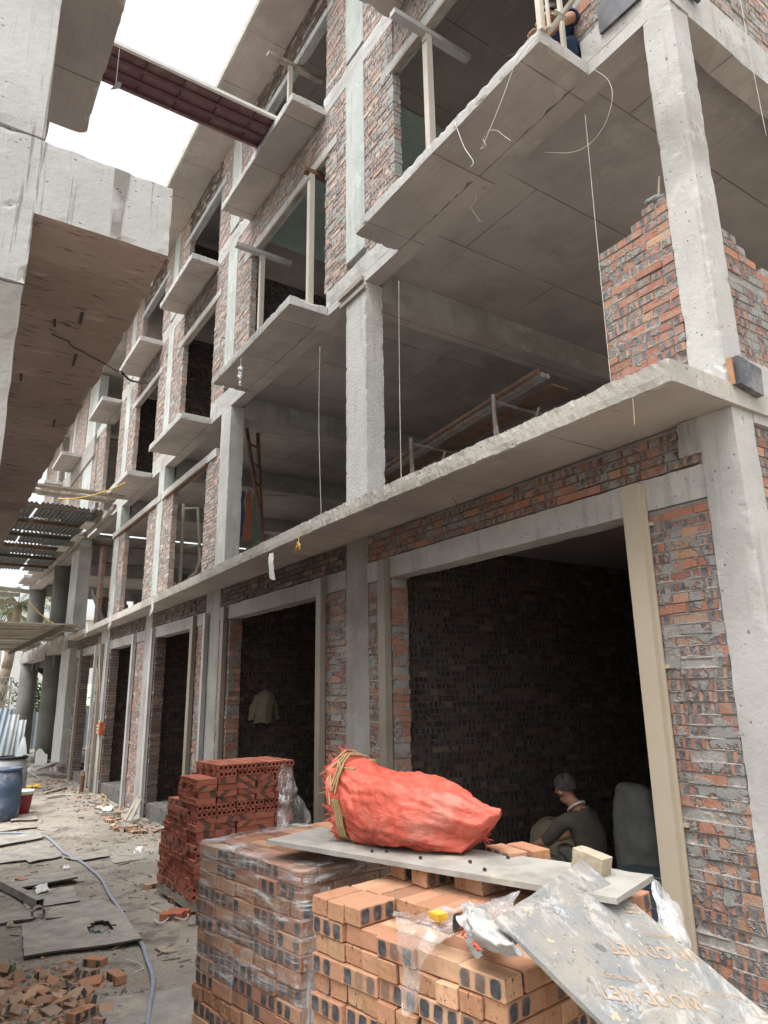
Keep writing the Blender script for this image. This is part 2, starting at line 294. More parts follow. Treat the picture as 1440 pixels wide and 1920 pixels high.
def letter_mat():
    N = NT('worn_tan_lettering'); o = N.co()
    fac = N.ramp(N.noise(o, 14, 6, .7), .44, .66, .9, .12)
    p = N.bsdf((.43, .305, .205), .75); t = N.n('ShaderNodeBsdfTransparent'); mx = N.n('ShaderNodeMixShader')
    N.L(fac, mx.inputs[0]); N.L(t.outputs[0], mx.inputs[1]); N.L(p, mx.inputs[2]); N.L(mx.outputs[0], N.out.inputs[0]); return N.m
M['letters'] = letter_mat()
def ground_mat():
    N = NT('sandy_site_dirt'); o = N.co()
    c = N.mix(N.ramp(N.noise(o, .8, 6, .6), .38, .66), (.365, .33, .28), (.275, .248, .212))
    c = N.mix(N.ramp(N.noise(o, 5, 6, .7), .52, .68, 0, .7), c, (.37, .335, .285))
    c = N.mix(N.ramp(N.noise(N.map(o, loc=(4, 9, 0)), 2.1, 6, .7), .50, .64, 0, .75), c, (.15, .128, .108))
    c = N.mix(N.ramp(N.noise(N.map(o, loc=(1, 5, 0)), 1.1, 9, .72), .57, .64, 0, .6), c, (.44, .425, .395)); c = N.mix(N.ramp(N.noise(N.map(o, loc=(6, 3, 0)), 26, 5, .7), .58, .68, 0, .5), c, (.16, .14, .12))
    v = N.vor(o, 42); c = N.mix(N.M('MULTIPLY', N.ramp(v, .08, .2, 1, 0), N.ramp(N.noise(o, 7, 3), .48, .58)), c, (.13, .11, .09))
    v2 = N.vor(N.map(o, loc=(2, 2, 0)), 16); c = N.mix(N.M('MULTIPLY', N.ramp(v2, .08, .16, 1, 0), N.ramp(N.noise(o, 3, 3), .55, .6)), c, (.34, .2, .13))
    N.bsdf(c, .97, N.bump(N.M('ADD', N.noise(o, 9, 8, .72), N.M('MULTIPLY', v, -.35)), .9, .045)); return N.m
M['ground'] = ground_mat()
M['film'] = film_mat('stretch_wrap', .09, .75, rot=(0, R(12), 0)); M['film_loose'] = film_mat('loose_clear_film', .22, .8, stretch=(5, 5, 1.5), rot=(0, 0, 0)); M['film_white'] = film_mat('milky_film', .45, .95, stretch=(5, 5, 1.5), rot=(0, 0, 0))
# ------------------------------------------------------------------ mesh building
class MB:
    def __init__(s): s.v = []; s.f = []; s.mi = []; s.uv = []; s.c = []
    def face(s, pts, mi=0, uv=None, c=(0, 0, 1)):
        b = len(s.v); s.v += [tuple(p) for p in pts]; s.f.append(tuple(range(b, b+len(pts)))); s.mi.append(mi)
        s.uv.append(uv or [(0, 0)]*len(pts)); s.c.append(c)
    def quadidx(s, idx, mi=0): s.f.append(tuple(idx)); s.mi.append(mi); s.uv.append([(0, 0)]*len(idx)); s.c.append((0, 0, 1))
    def obox(s, o, X, Y, Z, mi=0, smi=None):
        o, X, Y, Z = Vector(o), Vector(X), Vector(Y), Vector(Z)
        if X.cross(Y).dot(Z) < 0: o = o+Y; Y = -Y
        b = len(s.v); s.v += [tuple(o+X*i+Y*j+Z*k) for k in (0, 1) for j in (0, 1) for i in (0, 1)]
        for n, q in enumerate(((0, 2, 3, 1), (4, 5, 7, 6), (0, 1, 5, 4), (2, 6, 7, 3), (0, 4, 6, 2), (1, 3, 7, 5))):
            s.quadidx([b+i for i in q], mi if (smi is None or n == 1) else smi)
    def box(s, x0, x1, y0, y1, z0, z1, mi=0): s.obox((x0, y0, z0), (x1-x0, 0, 0), (0, y1-y0, 0), (0, 0, z1-z0), mi)
    def tube(s, pts, r, n=6, mi=0, r2=None, cap=True):
        pts = [Vector(p) for p in pts]; b = len(s.v); k = len(pts); a = None
        for i, p in enumerate(pts):
            t = (pts[min(i+1, k-1)]-pts[max(i-1, 0)]).normalized()
            if a is None: a = t.orthogonal().normalized()
            a = (a - t*a.dot(t)).normalized(); bb = t.cross(a)
            rr = r if r2 is None else r+(r2-r)*i/(k-1)
            s.v += [tuple(p+a*(rr*math.cos(2*math.pi*j/n))+bb*(rr*math.sin(2*math.pi*j/n))) for j in range(n)]
        for i in range(k-1):
            for j in range(n): s.quadidx((b+i*n+j, b+i*n+(j+1) % n, b+(i+1)*n+(j+1) % n, b+(i+1)*n+j), mi)
        if cap: s.quadidx([b+j for j in reversed(range(n))], mi); s.quadidx([b+(k-1)*n+j for j in range(n)], mi)
    def grid(s, fn, nu, nv, mi=0, closed_u=False):
        b = len(s.v); cu = nu if closed_u else nu+1
        for j in range(nv+1):
            for i in range(cu): s.v.append(tuple(fn(i/nu, j/nv)))
        for j in range(nv):
            for i in range(nu):
                i2 = (i+1) % cu; s.quadidx((b+j*cu+i, b+j*cu+i2, b+(j+1)*cu+i2, b+(j+1)*cu+i), mi)
    def cbox(s, x0, x1, y0, y1, z0, z1, seg=.2, amp=.004, chip=.012, mats=(0, 0, 0), fr=3.0):
        """a cast block: subdivided, slightly uneven, its arrises chipped; mats = side, bottom, top"""
        lo, hi = (x0, y0, z0), (x1, y1, z1); n = [max(1, min(90, round((hi[i]-lo[i])/seg))) for i in range(3)]; idx = {}
        def vert(i, j, k):
            key = (i, j, k)
            if key not in idx:
                p = Vector([lo[a]+(hi[a]-lo[a])*t/n[a] for a, t in enumerate(key)])
                d = noise.noise_vector(p*fr)*amp
                ext = [a for a, t in enumerate(key) if t in (0, n[a])]
                q = p+d
                if len(ext) >= 2 and chip:
                    c = max(0.0, noise.noise(p*7.0)-.12)*chip*1.1 + max(0.0, noise.noise(p*23.0+Vector((5, 1, 2)))-.1)*chip*.9
                    for a in ext: q[a] += c if key[a] == 0 else -c
                idx[key] = len(s.v); s.v.append(tuple(q))
            return idx[key]
        for a in range(3):
            u, w = (a+1) % 3, (a+2) % 3
            for side in (0, n[a]):
                m = mats[0] if a < 2 else (mats[2] if side else mats[1])
                for i in range(n[u]):
                    for j in range(n[w]):
                        q = []
                        for di, dj in ((0, 0), (1, 0), (1, 1), (0, 1)):
                            k = [0, 0, 0]; k[a] = side; k[u] = i+di; k[w] = j+dj; q.append(vert(*k))
                        s.quadidx(q if side else q[::-1], m)
    def build(s, name, mats, parent=None, smooth=False, loc=None):
        me = bpy.data.meshes.new(name)
        ploc = parent.matrix_world.translation if parent else Vector((0, 0, 0))
        if parent is None and loc is not None: ploc = Vector(loc)
        me.from_pydata([(v[0]-ploc.x, v[1]-ploc.y, v[2]-ploc.z) for v in s.v], [], s.f)
        for m in (mats if isinstance(mats, (list, tuple)) else [mats]): me.materials.append(M[m] if isinstance(m, str) else m)
        me.polygons.foreach_set('material_index', s.mi)
        if any(c != (0, 0, 1) for c in s.c):
            uvl = me.uv_layers.new(name='UVMap'); uvl.data.foreach_set('uv', [x for f in s.uv for p in f for x in p])
            ca = me.color_attributes.new('rnd', 'FLOAT_COLOR', 'CORNER')
            ca.data.foreach_set('color', [x for f, c in zip(s.f, s.c) for _ in f for x in (*c, 1.0)])
        if smooth: me.polygons.foreach_set('use_smooth', [True]*len(s.f))
        ob = bpy.data.objects.new(name, me); col.objects.link(ob)
        if parent: ob.parent = parent
        elif loc is not None: ob.location = loc; ob.matrix_world = Matrix.Translation(loc)
        return ob
def tag(o, label=None, cat=None, group=None, kind=None):
    if label: o['label'] = label
    if cat: o['category'] = cat
    if group: o['group'] = group
    if kind: o['kind'] = kind
    return o
def thing(name, label, cat, loc, group=None):
    o = bpy.data.objects.new(name, None); col.objects.link(o); o.empty_display_size = .1
    o.location = loc; o.matrix_world = Matrix.Translation(Vector(loc)); return tag(o, label, cat, group)
def cast(name, parent, dims, mats='conc', **kw):
    if isinstance(mats, tuple): kw.setdefault('mats', (0, 1, 2))
    m = MB(); m.cbox(*dims, **kw); return m.build(name, mats, parent)
def lerp(a, b, t): return a+(b-a)*t

# brick walls laid brick by brick
PITCH = .0712
def brick_wall(parent, frame, L, z0, z1, th=.11, mat='brick', mortar='mortar', seed=0, near=False, top=None, inset=.006, jit=.004, one=False, label=None, name='brick_wall', heads=.12):
    """frame(s, t, z): s along the face, t into the wall."""
    r = random.Random(seed*13+5); m = MB(); nrow = int((z1-z0)/PITCH)
    for k in range(nrow+1):
        za = z0+k*PITCH; zb = min(za+.058, z1)
        if zb-za < .02: continue
        s = -(.116 if k % 2 else 0) - r.random()*.03 + (L*.0)
        while s < L-.01:
            ln = .22+r.uniform(-.006, .006)
            if r.random() < heads: ln = .105
            a, b = max(s, r.uniform(-.004, .006)), min(s+ln, L-r.uniform(-.004, .006)); off = s
            s += ln+r.uniform(.009, .016)
            if b-a < .025: continue
            if top and zb > top((a+b)/2): continue
            j = r.uniform(-jit, jit) + (r.uniform(-.010, .0) if r.random() < .12 else 0); t0 = j if r.random() > .0 else j
            t1 = th+r.uniform(-jit, jit) if not one else .03
            dz = r.uniform(-.003, .003); tilt = r.uniform(-.004, .004)
            c0 = (r.random(), r.random())
            P = lambda ss, t, z: frame(ss, t, z)
            def fc(pts, uvs, ty): m.face([P(*q) for q in pts], 0, uvs, (c0[0], c0[1], ty))
            A, B = za+dz-tilt, za+dz+tilt; Ct, D = zb+dz-tilt, zb+dz+tilt; h = zb-za; uo = (a-off)+.004
            fc([(a, t0, A), (b, t0, B), (b, t0, D), (a, t0, Ct)], [(uo, 0), (uo+b-a, 0), (uo+b-a, h), (uo, h)], .0 if c0[1] > .1 else .5)
            fc([(b, t0, B), (b, t1, B), (b, t1, D), (b, t0, D)], [(0, 0), (t1, 0), (t1, h), (0, h)], .5)
            fc([(a, t1, A), (a, t0, A), (a, t0, Ct), (a, t1, Ct)], [(0, 0), (t1, 0), (t1, h), (0, h)], .5)
            fc([(a, t0, Ct), (b, t0, D), (b, t1, D), (a, t1, Ct)], [(0, 0)]*4, 1)
            fc([(a, t1, A), (b, t1, B), (b, t0, B), (a, t0, A)], [(0, 0)]*4, 1)
            if not one: fc([(b, t1, B), (a, t1, A), (a, t1, Ct), (b, t1, D)], [(uo, 0), (uo+b-a, 0), (uo+b-a, h), (uo, h)], 0)
    # mortar body
    e = .009
    def body(sa, sb, ta, tb, za, zb):
        q = [frame(i, j, k) for k in (za, zb) for j in (ta, tb) for i in (sa, sb)]
        for n in ((0, 2, 3, 1), (4, 5, 7, 6), (0, 1, 5, 4), (2, 6, 7, 3), (0, 4, 6, 2), (1, 3, 7, 5)): m.face([q[i] for i in n], 1)
    if top:
        st = .11; s = e
        while s < L-e:
            s2 = min(s+st, L-e); zt = z0+int((top((s+s2)/2)-z0)/PITCH)*PITCH-.014
            body(s, s2, inset, th-inset, z0, zt); s = s2
    else: body(e, L-e, inset, (.02 if one else th-inset), z0, z1)
    dead = set()
    if near:   # smeared joints, a relief skin over the bricks
        nu, nv = max(2, int(L/.016)), max(2, int((z1-z0)/.016)); b = len(m.v); sd = seed*3.7
        for j in range(nv+1):
            for i in range(nu+1):
                s_, z_ = e+(L-2*e)*i/nu, z0+(z1-z0)*j/nv
                p = Vector((s_*5+sd, z_*7, 0)); q = Vector((s_*26+sd, z_*34, 3))
                kz = ((z_-z0) % PITCH)/PITCH; joint = 1.0 if kz > .80 or kz < .04 else 0.0
                d = .0125 - .0085*noise.noise(p) - .0075*noise.noise(q) - .004*noise.noise(q*2.3) - .010*joint - near*.0025
                if top and z_ > top(s_)-.075: dead.add((i, j)); dead.add((i-1, j)); dead.add((i, j-1)); dead.add((i-1, j-1))
                m.v.append(tuple(frame(s_, d, z_)))
        for j in range(nv):
            for i in range(nu):
                if (i, j) not in dead: m.quadidx((b+j*(nu+1)+i, b+j*(nu+1)+i+1, b+(j+1)*(nu+1)+i+1, b+(j+1)*(nu+1)+i), 1)
    o = m.build(name, [mat, mortar], parent)
    if label: o['label'] = label
    return o
def fx(x0, y0=0.0): return lambda s, t, z: (x0+s, y0+t, z)          # facade: runs along +x, into the building +y
def fy(X, y0=0.0): return lambda s, t, z: (X-t, y0+s, z)             # faces +x: runs along +y
def fyn(X, y0=0.0): return lambda s, t, z: (X+t, y0-s, z)            # faces -x
exec_parts = []
# ------------------------------------------------------------------ the unfinished building
B = thing('unfinished_building', 'long unfinished brick and concrete building with cantilevered balconies filling the right side', 'building', (-13, 0, -.25))
C0, C1, C2, C3, C4 = (-2.48, -2.23), (-7.17, -6.68), (-11.82, -11.34), (-15.87, -15.43), (-20.04, -19.53)
Z1, Z2, Z3, ZR = 3.87, 7.24, 10.77, 13.5
# ground slab and lowest floor
def slab_edge(name, pts, yb, z0, z1, step=.03, rough=.012, seed=0, mats=('edge', 'soffit', 'conc_dark')):
    """floor plate whose ragged front lip follows pts (x, y) from right to left"""
    m = MB(); x0, x1 = pts[0][0], pts[-1][0]; n = int(abs(x1-x0)/step); V = []
    for i in range(n+1):
        x = lerp(x0, x1, i/n)
        for (a, ya), (b, yb2) in zip(pts, pts[1:]):
            if b <= x <= a+1e-6: y = lerp(ya, yb2, (a-x)/(a-b)); break
        q = Vector((x*4, seed, 0)); q2 = Vector((x*17, seed, 4))
        q3 = Vector((x*43, seed, 7)); f1 = noise.noise(q)*rough*1.2+noise.noise(q2)*rough*.7+noise.noise(q3)*rough*.6; f2 = noise.noise(q+Vector((0, 9, 1)))*rough+noise.noise(q2+Vector((0, 3, 1)))*rough*.7
        tz = noise.noise(q3+Vector((2, 5, 3)))*rough*.5+noise.noise(q+Vector((2, 5, 3)))*rough+noise.noise(q2*1.3+Vector((2, 5, 3)))*rough; bz = max(-.004, noise.noise(q2*1.5))*rough*1.3
        mid = y+noise.noise(q2*2)*rough*.5
        V.append([(x, yb, z0), (x, y+.05, z0), (x, y+f2+.004, z0-bz), (x, mid, lerp(z0, z1, .35)), (x, mid+noise.noise(q2*1.7)*rough*.5, lerp(z0, z1, .7)), (x, y+f1, z1+tz), (x, y+.06, z1+tz*.4), (x, y+.3, z1), (x, yb, z1)])
    k = len(V[0]); b = 0
    for row in V: m.v += row
    for i in range(n):
        for j in range(k-1): m.quadidx((b+i*k+j, b+i*k+j+1, b+(i+1)*k+j+1, b+(i+1)*k+j), 1 if j < 1 else (0 if j < 6 else 2))
    m.quadidx([b+j for j in reversed(range(k))], 0); m.quadidx([b+n*k+j for j in range(k)], 0)
    return m.build(name, mats, B)
slab_edge('floor_slab', [(-2.2, -.68), (-6.4, -.70), (-13.4, -.50), (-22.5, -.30), (-24.3, -.28)], 9, Z1, 4.015, seed=1, rough=.011)
cast('floor_slab', B, (-24.3, -2.25, .22, 9, 7.46, 7.60), ('conc', 'soffit', 'conc_dark'), seg=.8, amp=.003)
cast('floor_slab', B, (-24.3, -2.25, .22, 9, 11.0, 11.14), ('conc', 'soffit', 'conc_dark'), seg=.8, amp=.003)
slab_edge('roof_slab', [(-2.0, -.78), (-37.5, -.78)], 9, ZR, 13.64, seed=5, rough=.012, mats=('edge', 'soffit', 'conc_dark'))
m = MB(); m.box(-24.3, -2.26, .02, 9, -.6, .015); m.build('floor_slab', 'mortar_dark', B)
# columns, storey by storey (the three with a visible side are pebbly, as struck from rough forms)
def column(x0, x1, y0, y1, z0, z1, mat='conc', **kw): return cast('column', B, (x0, x1, y0, y1, z0, z1), mat, **{**dict(seg=.05, amp=.0025, chip=.009), **kw})
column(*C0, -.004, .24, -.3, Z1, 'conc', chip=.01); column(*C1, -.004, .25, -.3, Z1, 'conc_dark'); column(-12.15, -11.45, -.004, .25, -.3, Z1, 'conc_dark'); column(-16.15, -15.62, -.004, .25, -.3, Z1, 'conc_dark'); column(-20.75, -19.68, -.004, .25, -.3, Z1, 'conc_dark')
column(*C0, -.004, .22, 4.01, Z2, chip=.010); column(*C1, -.004, .26, 4.01, Z2, 'conc_rough', chip=.014, seg=.035); column(*C2, -.004, .26, 4.01, Z2, 'conc', chip=.014); column(*C3, -.01, .22, 4.01, Z2, 'strip'); column(*C4, -.01, .22, 4.01, Z2, 'strip')
for c, zt in ((C1, 0), (C2, 0), (C3, 0), (C4, 0), (C0, 0)):
    column(*c, -.006, .22, 7.76, Z3, 'strip', seg=.12); column(*c, -.006, .22, 11.16, ZR, 'strip', seg=.2)
# rounded column heads of the ground floor corner pier
cast('column_head', B, (-2.62, -2.475, -.03, .05, 3.62, 3.865), 'conc_dark', seg=.05, amp=.01, chip=.02)
# beams
def beam(*d, mat='conc', **kw): return cast('beam', B, d, (mat, 'soffit', mat), **{**dict(seg=.12, amp=.004, chip=.015), **kw})
OPEN2 = [(-5.92, -3.08), (-10.64, -7.73), (-14.62, -12.48), (-18.82, -16.58), (-22.7, -20.8)]
OPEN3 = [(-5.92, -3.08), (-10.72, -7.86), (-14.7, -12.5), (-18.6, -16.5), (-22.7, -20.8)]
def front_beam(z0, z1, zlow, ops):
    beam(-24.3, -2.22, 0, .215, z0, zlow, seg=.15, chip=.006)
    xs = [-2.22] + [x for o in ops for x in (o[1], o[0])] + [-24.3]
    for a, b in zip(xs[::2], xs[1::2]): beam(b, a, -.002, .2, zlow-.001, z1, chip=.022)
front_beam(Z2, 7.64, 7.375, OPEN2); front_beam(Z3, 11.1, 10.905, OPEN3)
for x in (-6.92, -11.57, -15.6, -19.8): beam(x-.12, x+.24, .262, 8.9, 7.03, 7.455, mat='conc_dark', seg=.3, chip=.01)
beam(-24, -2.45, 5.5, 5.75, 7.0, 7.458, mat='conc_dark', seg=.4); beam(-24.2, -2.5, 4.3, 4.5, 10.6, 10.998, mat='conc_dark', seg=.4)
beam(-2.448, -2.222, .222, 9, 7.22, 7.63, seg=.2, chip=.02); beam(-2.448, -2.222, .242, 9, 3.80, 4.27, seg=.12, chip=.02); beam(-2.45, -2.23, .222, 9, 10.77, 11.12, seg=.3)
beam(-2.36, -2.215, -.05, .235, 3.99, 4.16, seg=.04, chip=.03)
# balconies
for z, ops, d in ((Z2, OPEN2, .60), (Z3, OPEN3, .57)):
    for i, (a, b) in enumerate(ops):
        cast('balcony', B, (a-.03, b+.06, -d, -.003, z, z+.13), ('conc', 'soffit', 'conc'), seg=.045, amp=.004, chip=.022)
# lintels: ground floor doors and upper windows
DOORS = [(-6.2, -3.03), (-10.95, -7.76), (-15.2, -12.68), (-19.4, -16.92), (-23.1, -21.0)]
PIERS0 = [(-2.48, -6.68), (-7.17, -11.45), (-12.15, -15.62), (-16.15, -19.68), (-20.75, -24.2)]
for i, ((r_, l_), (da, db)) in enumerate(zip(PIERS0, DOORS)):
    cast('lintel', B, (l_+.002, r_-.002, -.014, .215, 3.315, 3.545), 'conc' if i == 0 else 'conc_dark', seg=.06, amp=.004, chip=.012)
    brick_wall(B, fx(l_), r_-l_, 3.56, 3.86, .2, 'brick_shaded' if i else 'brick', 'mortar_dark' if i else 'mortar', seed=i, jit=.012, inset=.02, near=False)
    brick_wall(B, fx(db), r_-db, gz(-9)-.15 if i > 1 else -.05, 3.31, .21, 'brick', 'mortar', seed=20+i, near=(1 if i == 0 else .2) if i < 2 else False, jit=.007)
    brick_wall(B, fx(l_), da-l_, gz(-9)-.15 if i > 1 else -.05, 3.31, .21, 'brick' if i < 2 else 'brick_shaded', 'mortar', seed=30+i, near=.2 if i < 2 else False, jit=.007)
# upper brick piers
P1 = [(-12.55, C2[0]), (-15.43, -14.68), (-16.68, -15.87), (-19.53, -18.9), (-20.26, -20.04)]
for i, (a, b) in enumerate(P1): brick_wall(B, fx(a, .004), b-a, 4.02, 6.425, .115, 'brick_pale', 'mortar_pale', seed=40+i, jit=.007)
P2 = [(-3.13, C0[0]), (C1[1], -5.97), (-7.79, C1[0]), (C2[1], -10.62), (-12.5, C2[0]), (C3[1], -14.6), (-16.61, C3[0]), (C4[1], -18.78), (-20.79, C4[0]), (-23.85, -22.66)]
for i, (a, b) in enumerate(P2):
    near = .6 if i == 0 else False
    brick_wall(B, fx(a, .004), b-a, 7.645, Z3-.01, .115, 'brick_clean' if i == 0 else 'brick_pale', 'mortar' if i == 0 else 'mortar_pale', seed=60+i, jit=.007, near=near)
    if i < 9: brick_wall(B, fx(a, .004), b-a, 11.11, ZR-.01, .115, 'brick_pale', 'mortar_pale', seed=80+i, jit=.006)
for i, (a, b) in enumerate(OPEN2[:4]):
    brick_wall(B, fx(a-.02, .006), b-a+.04, 10.14, Z3-.012, .11, 'brick_shaded' if i > 1 else 'brick_pale', 'mortar_dark' if i > 1 else 'mortar', seed=100+i, jit=.01)
    cast('lintel', B, (a-.32, b+.30, -.012, .12, 9.98, 10.13), 'conc', seg=.15, chip=.01)
    m = MB(); m.box(a-.05, b+.05, -.03, .05, 9.93, 9.977); m.build('formwork_strip', 'wood_grey', B)
for i, (a, b) in enumerate(OPEN3[:4]):
    brick_wall(B, fx(a-.02, .006), b-a+.04, 12.87, ZR-.012, .11, 'brick_shaded', 'mortar', seed=110+i, jit=.01)
    cast('lintel', B, (a-.32, b+.30, -.014, .12, 12.72, 12.86), 'strip', seg=.2, chip=.008)
    m = MB(); m.box(a-.05, b+.05, -.03, .05, 12.68, 12.717); m.build('formwork_strip', 'steel' if i else 'wood', B)
for a, b in ((-15.5, -11.95), (-20.3, -15.55)):
    cast('lintel', B, (a, b, -.03, .11, 6.44, 6.60), 'conc', seg=.15, chip=.01)
    m = MB(); m.box(a+.3, b-.5, -.055, .05, 6.395, 6.437); m.build('formwork_strip', 'wood_brown', B)
# half built corner wall on the first floor and the side elevation
brick_wall(B, fx(-3.13, .002), .65, 4.03, 5.75, .115, 'brick_clean', 'mortar', seed=131, near=.5, jit=.006, top=lambda s: 5.53 if s < .42 else 5.68)
brick_wall(B, fx(-6.67, .002), .52, 4.03, 4.26, .115, 'brick_clean', 'mortar', seed=132, jit=.008, top=lambda s: 4.25 if s < .3 else 4.16)
brick_wall(B, fy(-2.26, .24), 6.5, 4.28, 5.4, .115, 'brick', 'mortar', seed=133, jit=.008, near=.2, top=lambda s: 5.36-.16*min(1, int(s/.22)*.35)-.06*(int(s/.3) % 2))
brick_wall(B, fy(-2.25, .23), 7.5, 7.64, 10.76, .115, 'brick_pale', 'mortar_pale', seed=134, jit=.008)
brick_wall(B, fy(-2.25, .25), 7.5, -.05, 3.79, .11, 'brick', 'mortar', seed=135, jit=.009)
brick_wall(B, fy(-2.25, .25), 7.0, 11.13, ZR-.01, .115, 'brick_pale', 'mortar_pale', seed=136)
# interior party walls and backs (seen through the openings)
for i, (X, z0, z1, yl, mm) in enumerate(((-6.69, 0, 3.86, 8, 'brick_shaded'), (-11.45, 0, 3.86, 8, 'brick_shaded'), (-15.66, 0, 3.86, 7, 'brick_shaded'), (-19.7, 0, 3.86, 7, 'brick_shaded'), (-11.5, 7.61, 10.2, 4, 'brick_shaded'), (-15.6, 7.61, 10.7, 4, 'brick_shaded'), (-19.8, 7.61, 10.7, 4, 'brick_shaded'), (-15.6, 11.15, 13.4, 4, 'brick_shaded'))):
    brick_wall(B, fy(X, .27), yl, z0, z1, .1, mm, 'mortar_dark', seed=150+i, one=True, jit=.006, heads=.3)
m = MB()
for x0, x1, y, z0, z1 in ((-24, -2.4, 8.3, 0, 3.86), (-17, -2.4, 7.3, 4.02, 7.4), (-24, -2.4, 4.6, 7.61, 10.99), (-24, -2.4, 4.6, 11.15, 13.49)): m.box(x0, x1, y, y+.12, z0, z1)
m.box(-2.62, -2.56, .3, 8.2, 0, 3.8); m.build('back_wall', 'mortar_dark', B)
m = MB(); m.box(-11.4, -7.2, .3, 4.5, 10.975, 10.995); m.build('ceiling_plaster', 'green_lit_plaster', B)  # panels tinted for the green light in the window
m = MB(); m.box(-11.38, -7.2, 4.22, 4.28, 9.4, 10.6); m.build('wall_plaster', 'green_lit_plaster', B)
# shutter rails beside the doors
def rail(x0, x1, z0, z1, mat, rod=.3, y=-.085):
    m = MB(); w = x1-x0
    m.box(x0, x1, y, y+.012, z0, z1); m.box(x0, x0+.012, y+.012, -.016, z0, z1); m.box(x1-.012, x1, y+.012, -.016, z0, z1)
    m.box(x1-.035, x1+.018, -.03, -.017, z0, z1)
    for q in range(4):
        z = lerp(z0+.3, z1-.3, q/3); m.box(x1+.004, x1+.05, -.02, -.004, z-.012, z+.012)
    o = m.build('door_rail', mat, B)
    if rod: m = MB(); m.tube([(x1-.02, y+.03, z1-.05), (x1-.02, y+.03, z1+rod)], .012, 6); m.build('rail_rod', 'rail_grey', o)
    return o
for x0, x1, mat, g in ((-3.085, -2.945, 'rail_beige', -.0), (-6.36, -6.225, 'rail_brown', 0), (-7.80, -7.675, 'rail_brown', 0), (-11.17, -11.05, 'rail_brown', 0), (-12.75, -12.6, 'rail_brown', -.2), (-15.42, -15.28, 'rail_grey', -.25), (-17.0, -16.86, 'rail_grey', -.25), (-19.65, -19.52, 'rail_grey', -.25), (-21.1, -20.97, 'rail_grey', -.25), (-23.3, -23.17, 'rail_brown', -.25)):
    rail(x0, x1, g-.02, 3.52, mat)
rail(-12.05, -11.95, -.15, 3.5, 'rail_grey'); rail(-20.35, -20.25, -.25, 3.5, 'rail_brown', 0)
# plywood blocks left nailed at the beam ends
m = MB(); m.obox((-2.20, .0, 4.0), (0, .27, -.03), (.05, 0, 0), (0, .02, .2)); m.build('formwork_block', 'blackfilm', B)
m = MB(); m.box(-2.213, -2.178, -.018, -.002, 4.0, 4.19); m.build('formwork_block', 'freshwood', B)
m = MB(); m.obox((-2.85, -.03, 7.50), (.40, 0, -.02), (0, .026, 0), (.0, 0, .3)); m.build('formwork_block', 'blackfilm', B)
m = MB(); m.obox((-2.20, .05, 7.42), (0, .3, -.02), (.03, 0, 0), (0, 0, .3)); m.build('formwork_block', 'blackfilm', B)
m = MB(); m.obox((-7.28, -.04, 7.13), (.62, 0, .0), (0, .03, 0), (0, 0, .05)); m.obox((-7.33, -.04, 7.27), (.62, 0, 0), (0, .03, 0), (0, 0, .07)); m.build('formwork_block', 'wood_grey', B)

# far open frame continuing the row
FB = thing('open_building', 'open concrete frame of bare columns and beams at the far left end of the alley', 'building frame', (-30, 0, -.25))
def fcol(x0, x1, y0, y1, z0, z1, mat='conc_shaded'): return cast('column', FB, (x0, x1, y0, y1, z0, z1), mat, seg=.4, amp=.004, chip=.01)
fcol(-26.5, -24.9, -.1, .3, -.4, 3.8, 'conc'); fcol(-26.3, -24.9, -.1, .3, 4.02, 7.1, 'conc'); fcol(-26.45, -24.75, -.0, .3, 7.4, 13.4, 'strip')
for x in (-29.2, -36.3):
    m = MB(); m.tube([(x+.2, .1, -.5), (x+.2, .1, 3.75)], .38, 14); m.build('column', 'conc_shaded', FB, smooth=True)
    m = MB(); m.tube([(x+.2, .1, 4.0), (x+.2, .1, 7.05)], .36, 14); m.build('column', 'conc_shaded', FB, smooth=True)
for y in (4.5, 9):
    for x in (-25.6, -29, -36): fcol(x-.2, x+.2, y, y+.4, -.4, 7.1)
def fbeam(*d): return cast('beam', FB, d, ('conc_dark', 'soffit', 'conc_dark'), seg=.6, amp=.004, chip=.015)
fbeam(-37, -24.5, -.25, .2, 3.62, 4.1); fbeam(-37, -24.5, -.2, .2, 7.0, 7.5); fbeam(-37, -24.5, 9, 9.3, 6.6, 7.2); fbeam(-37, -24.5, 9, 9.3, 3.5, 4.0)
for x in (-25.6, -29, -36.2): fbeam(x-.15, x+.15, .2, 9, 6.75, 7.28); fbeam(x-.15, x+.15, .2, 9, 3.45, 3.9)
cast('floor_slab', FB, (-37, -24.32, .2, 9.3, 3.92, 4.05), ('conc_dark', 'soffit', 'conc_dark'), seg=1.2); cast('floor_slab', FB, (-37, -24.32, -.5, 9.3, 7.3, 7.42), ('conc_dark', 'soffit', 'conc_dark'), seg=1.2)
brick_wall(FB, fx(-33, .0), 6.4, 7.45, 10.2, .11, 'brick_pale', 'mortar_pale', seed=201, jit=.006)
brick_wall(FB, fx(-24.72, .02), .6, 7.45, 10.6, .11, 'brick_pale', 'mortar_pale', seed=202, jit=.006)
fbeam(-37, -24.4, -.05, .25, 10.2, 10.95); cast('floor_slab', FB, (-37, -24.32, .25, 9.3, 10.8, 10.92), ('conc_dark', 'soffit', 'conc_dark'), seg=1.2)
brick_wall(FB, fx(-30.5, .0), 3.9, 10.97, 13.45, .11, 'brick_pale', 'mortar_pale', seed=211, jit=.006); brick_wall(FB, fx(-36.5, .0), 4.0, 10.97, 13.45, .11, 'brick_pale', 'mortar_pale', seed=212, jit=.006); brick_wall(FB, fx(-36.8, .0), 2.2, 7.45, 10.18, .11, 'brick_pale', 'mortar_pale', seed=213, jit=.006)
for a_ in (-29.4, -33.0, -36.9): fcol(a_, a_+.45, -.02, .25, 7.43, 13.45, 'strip')
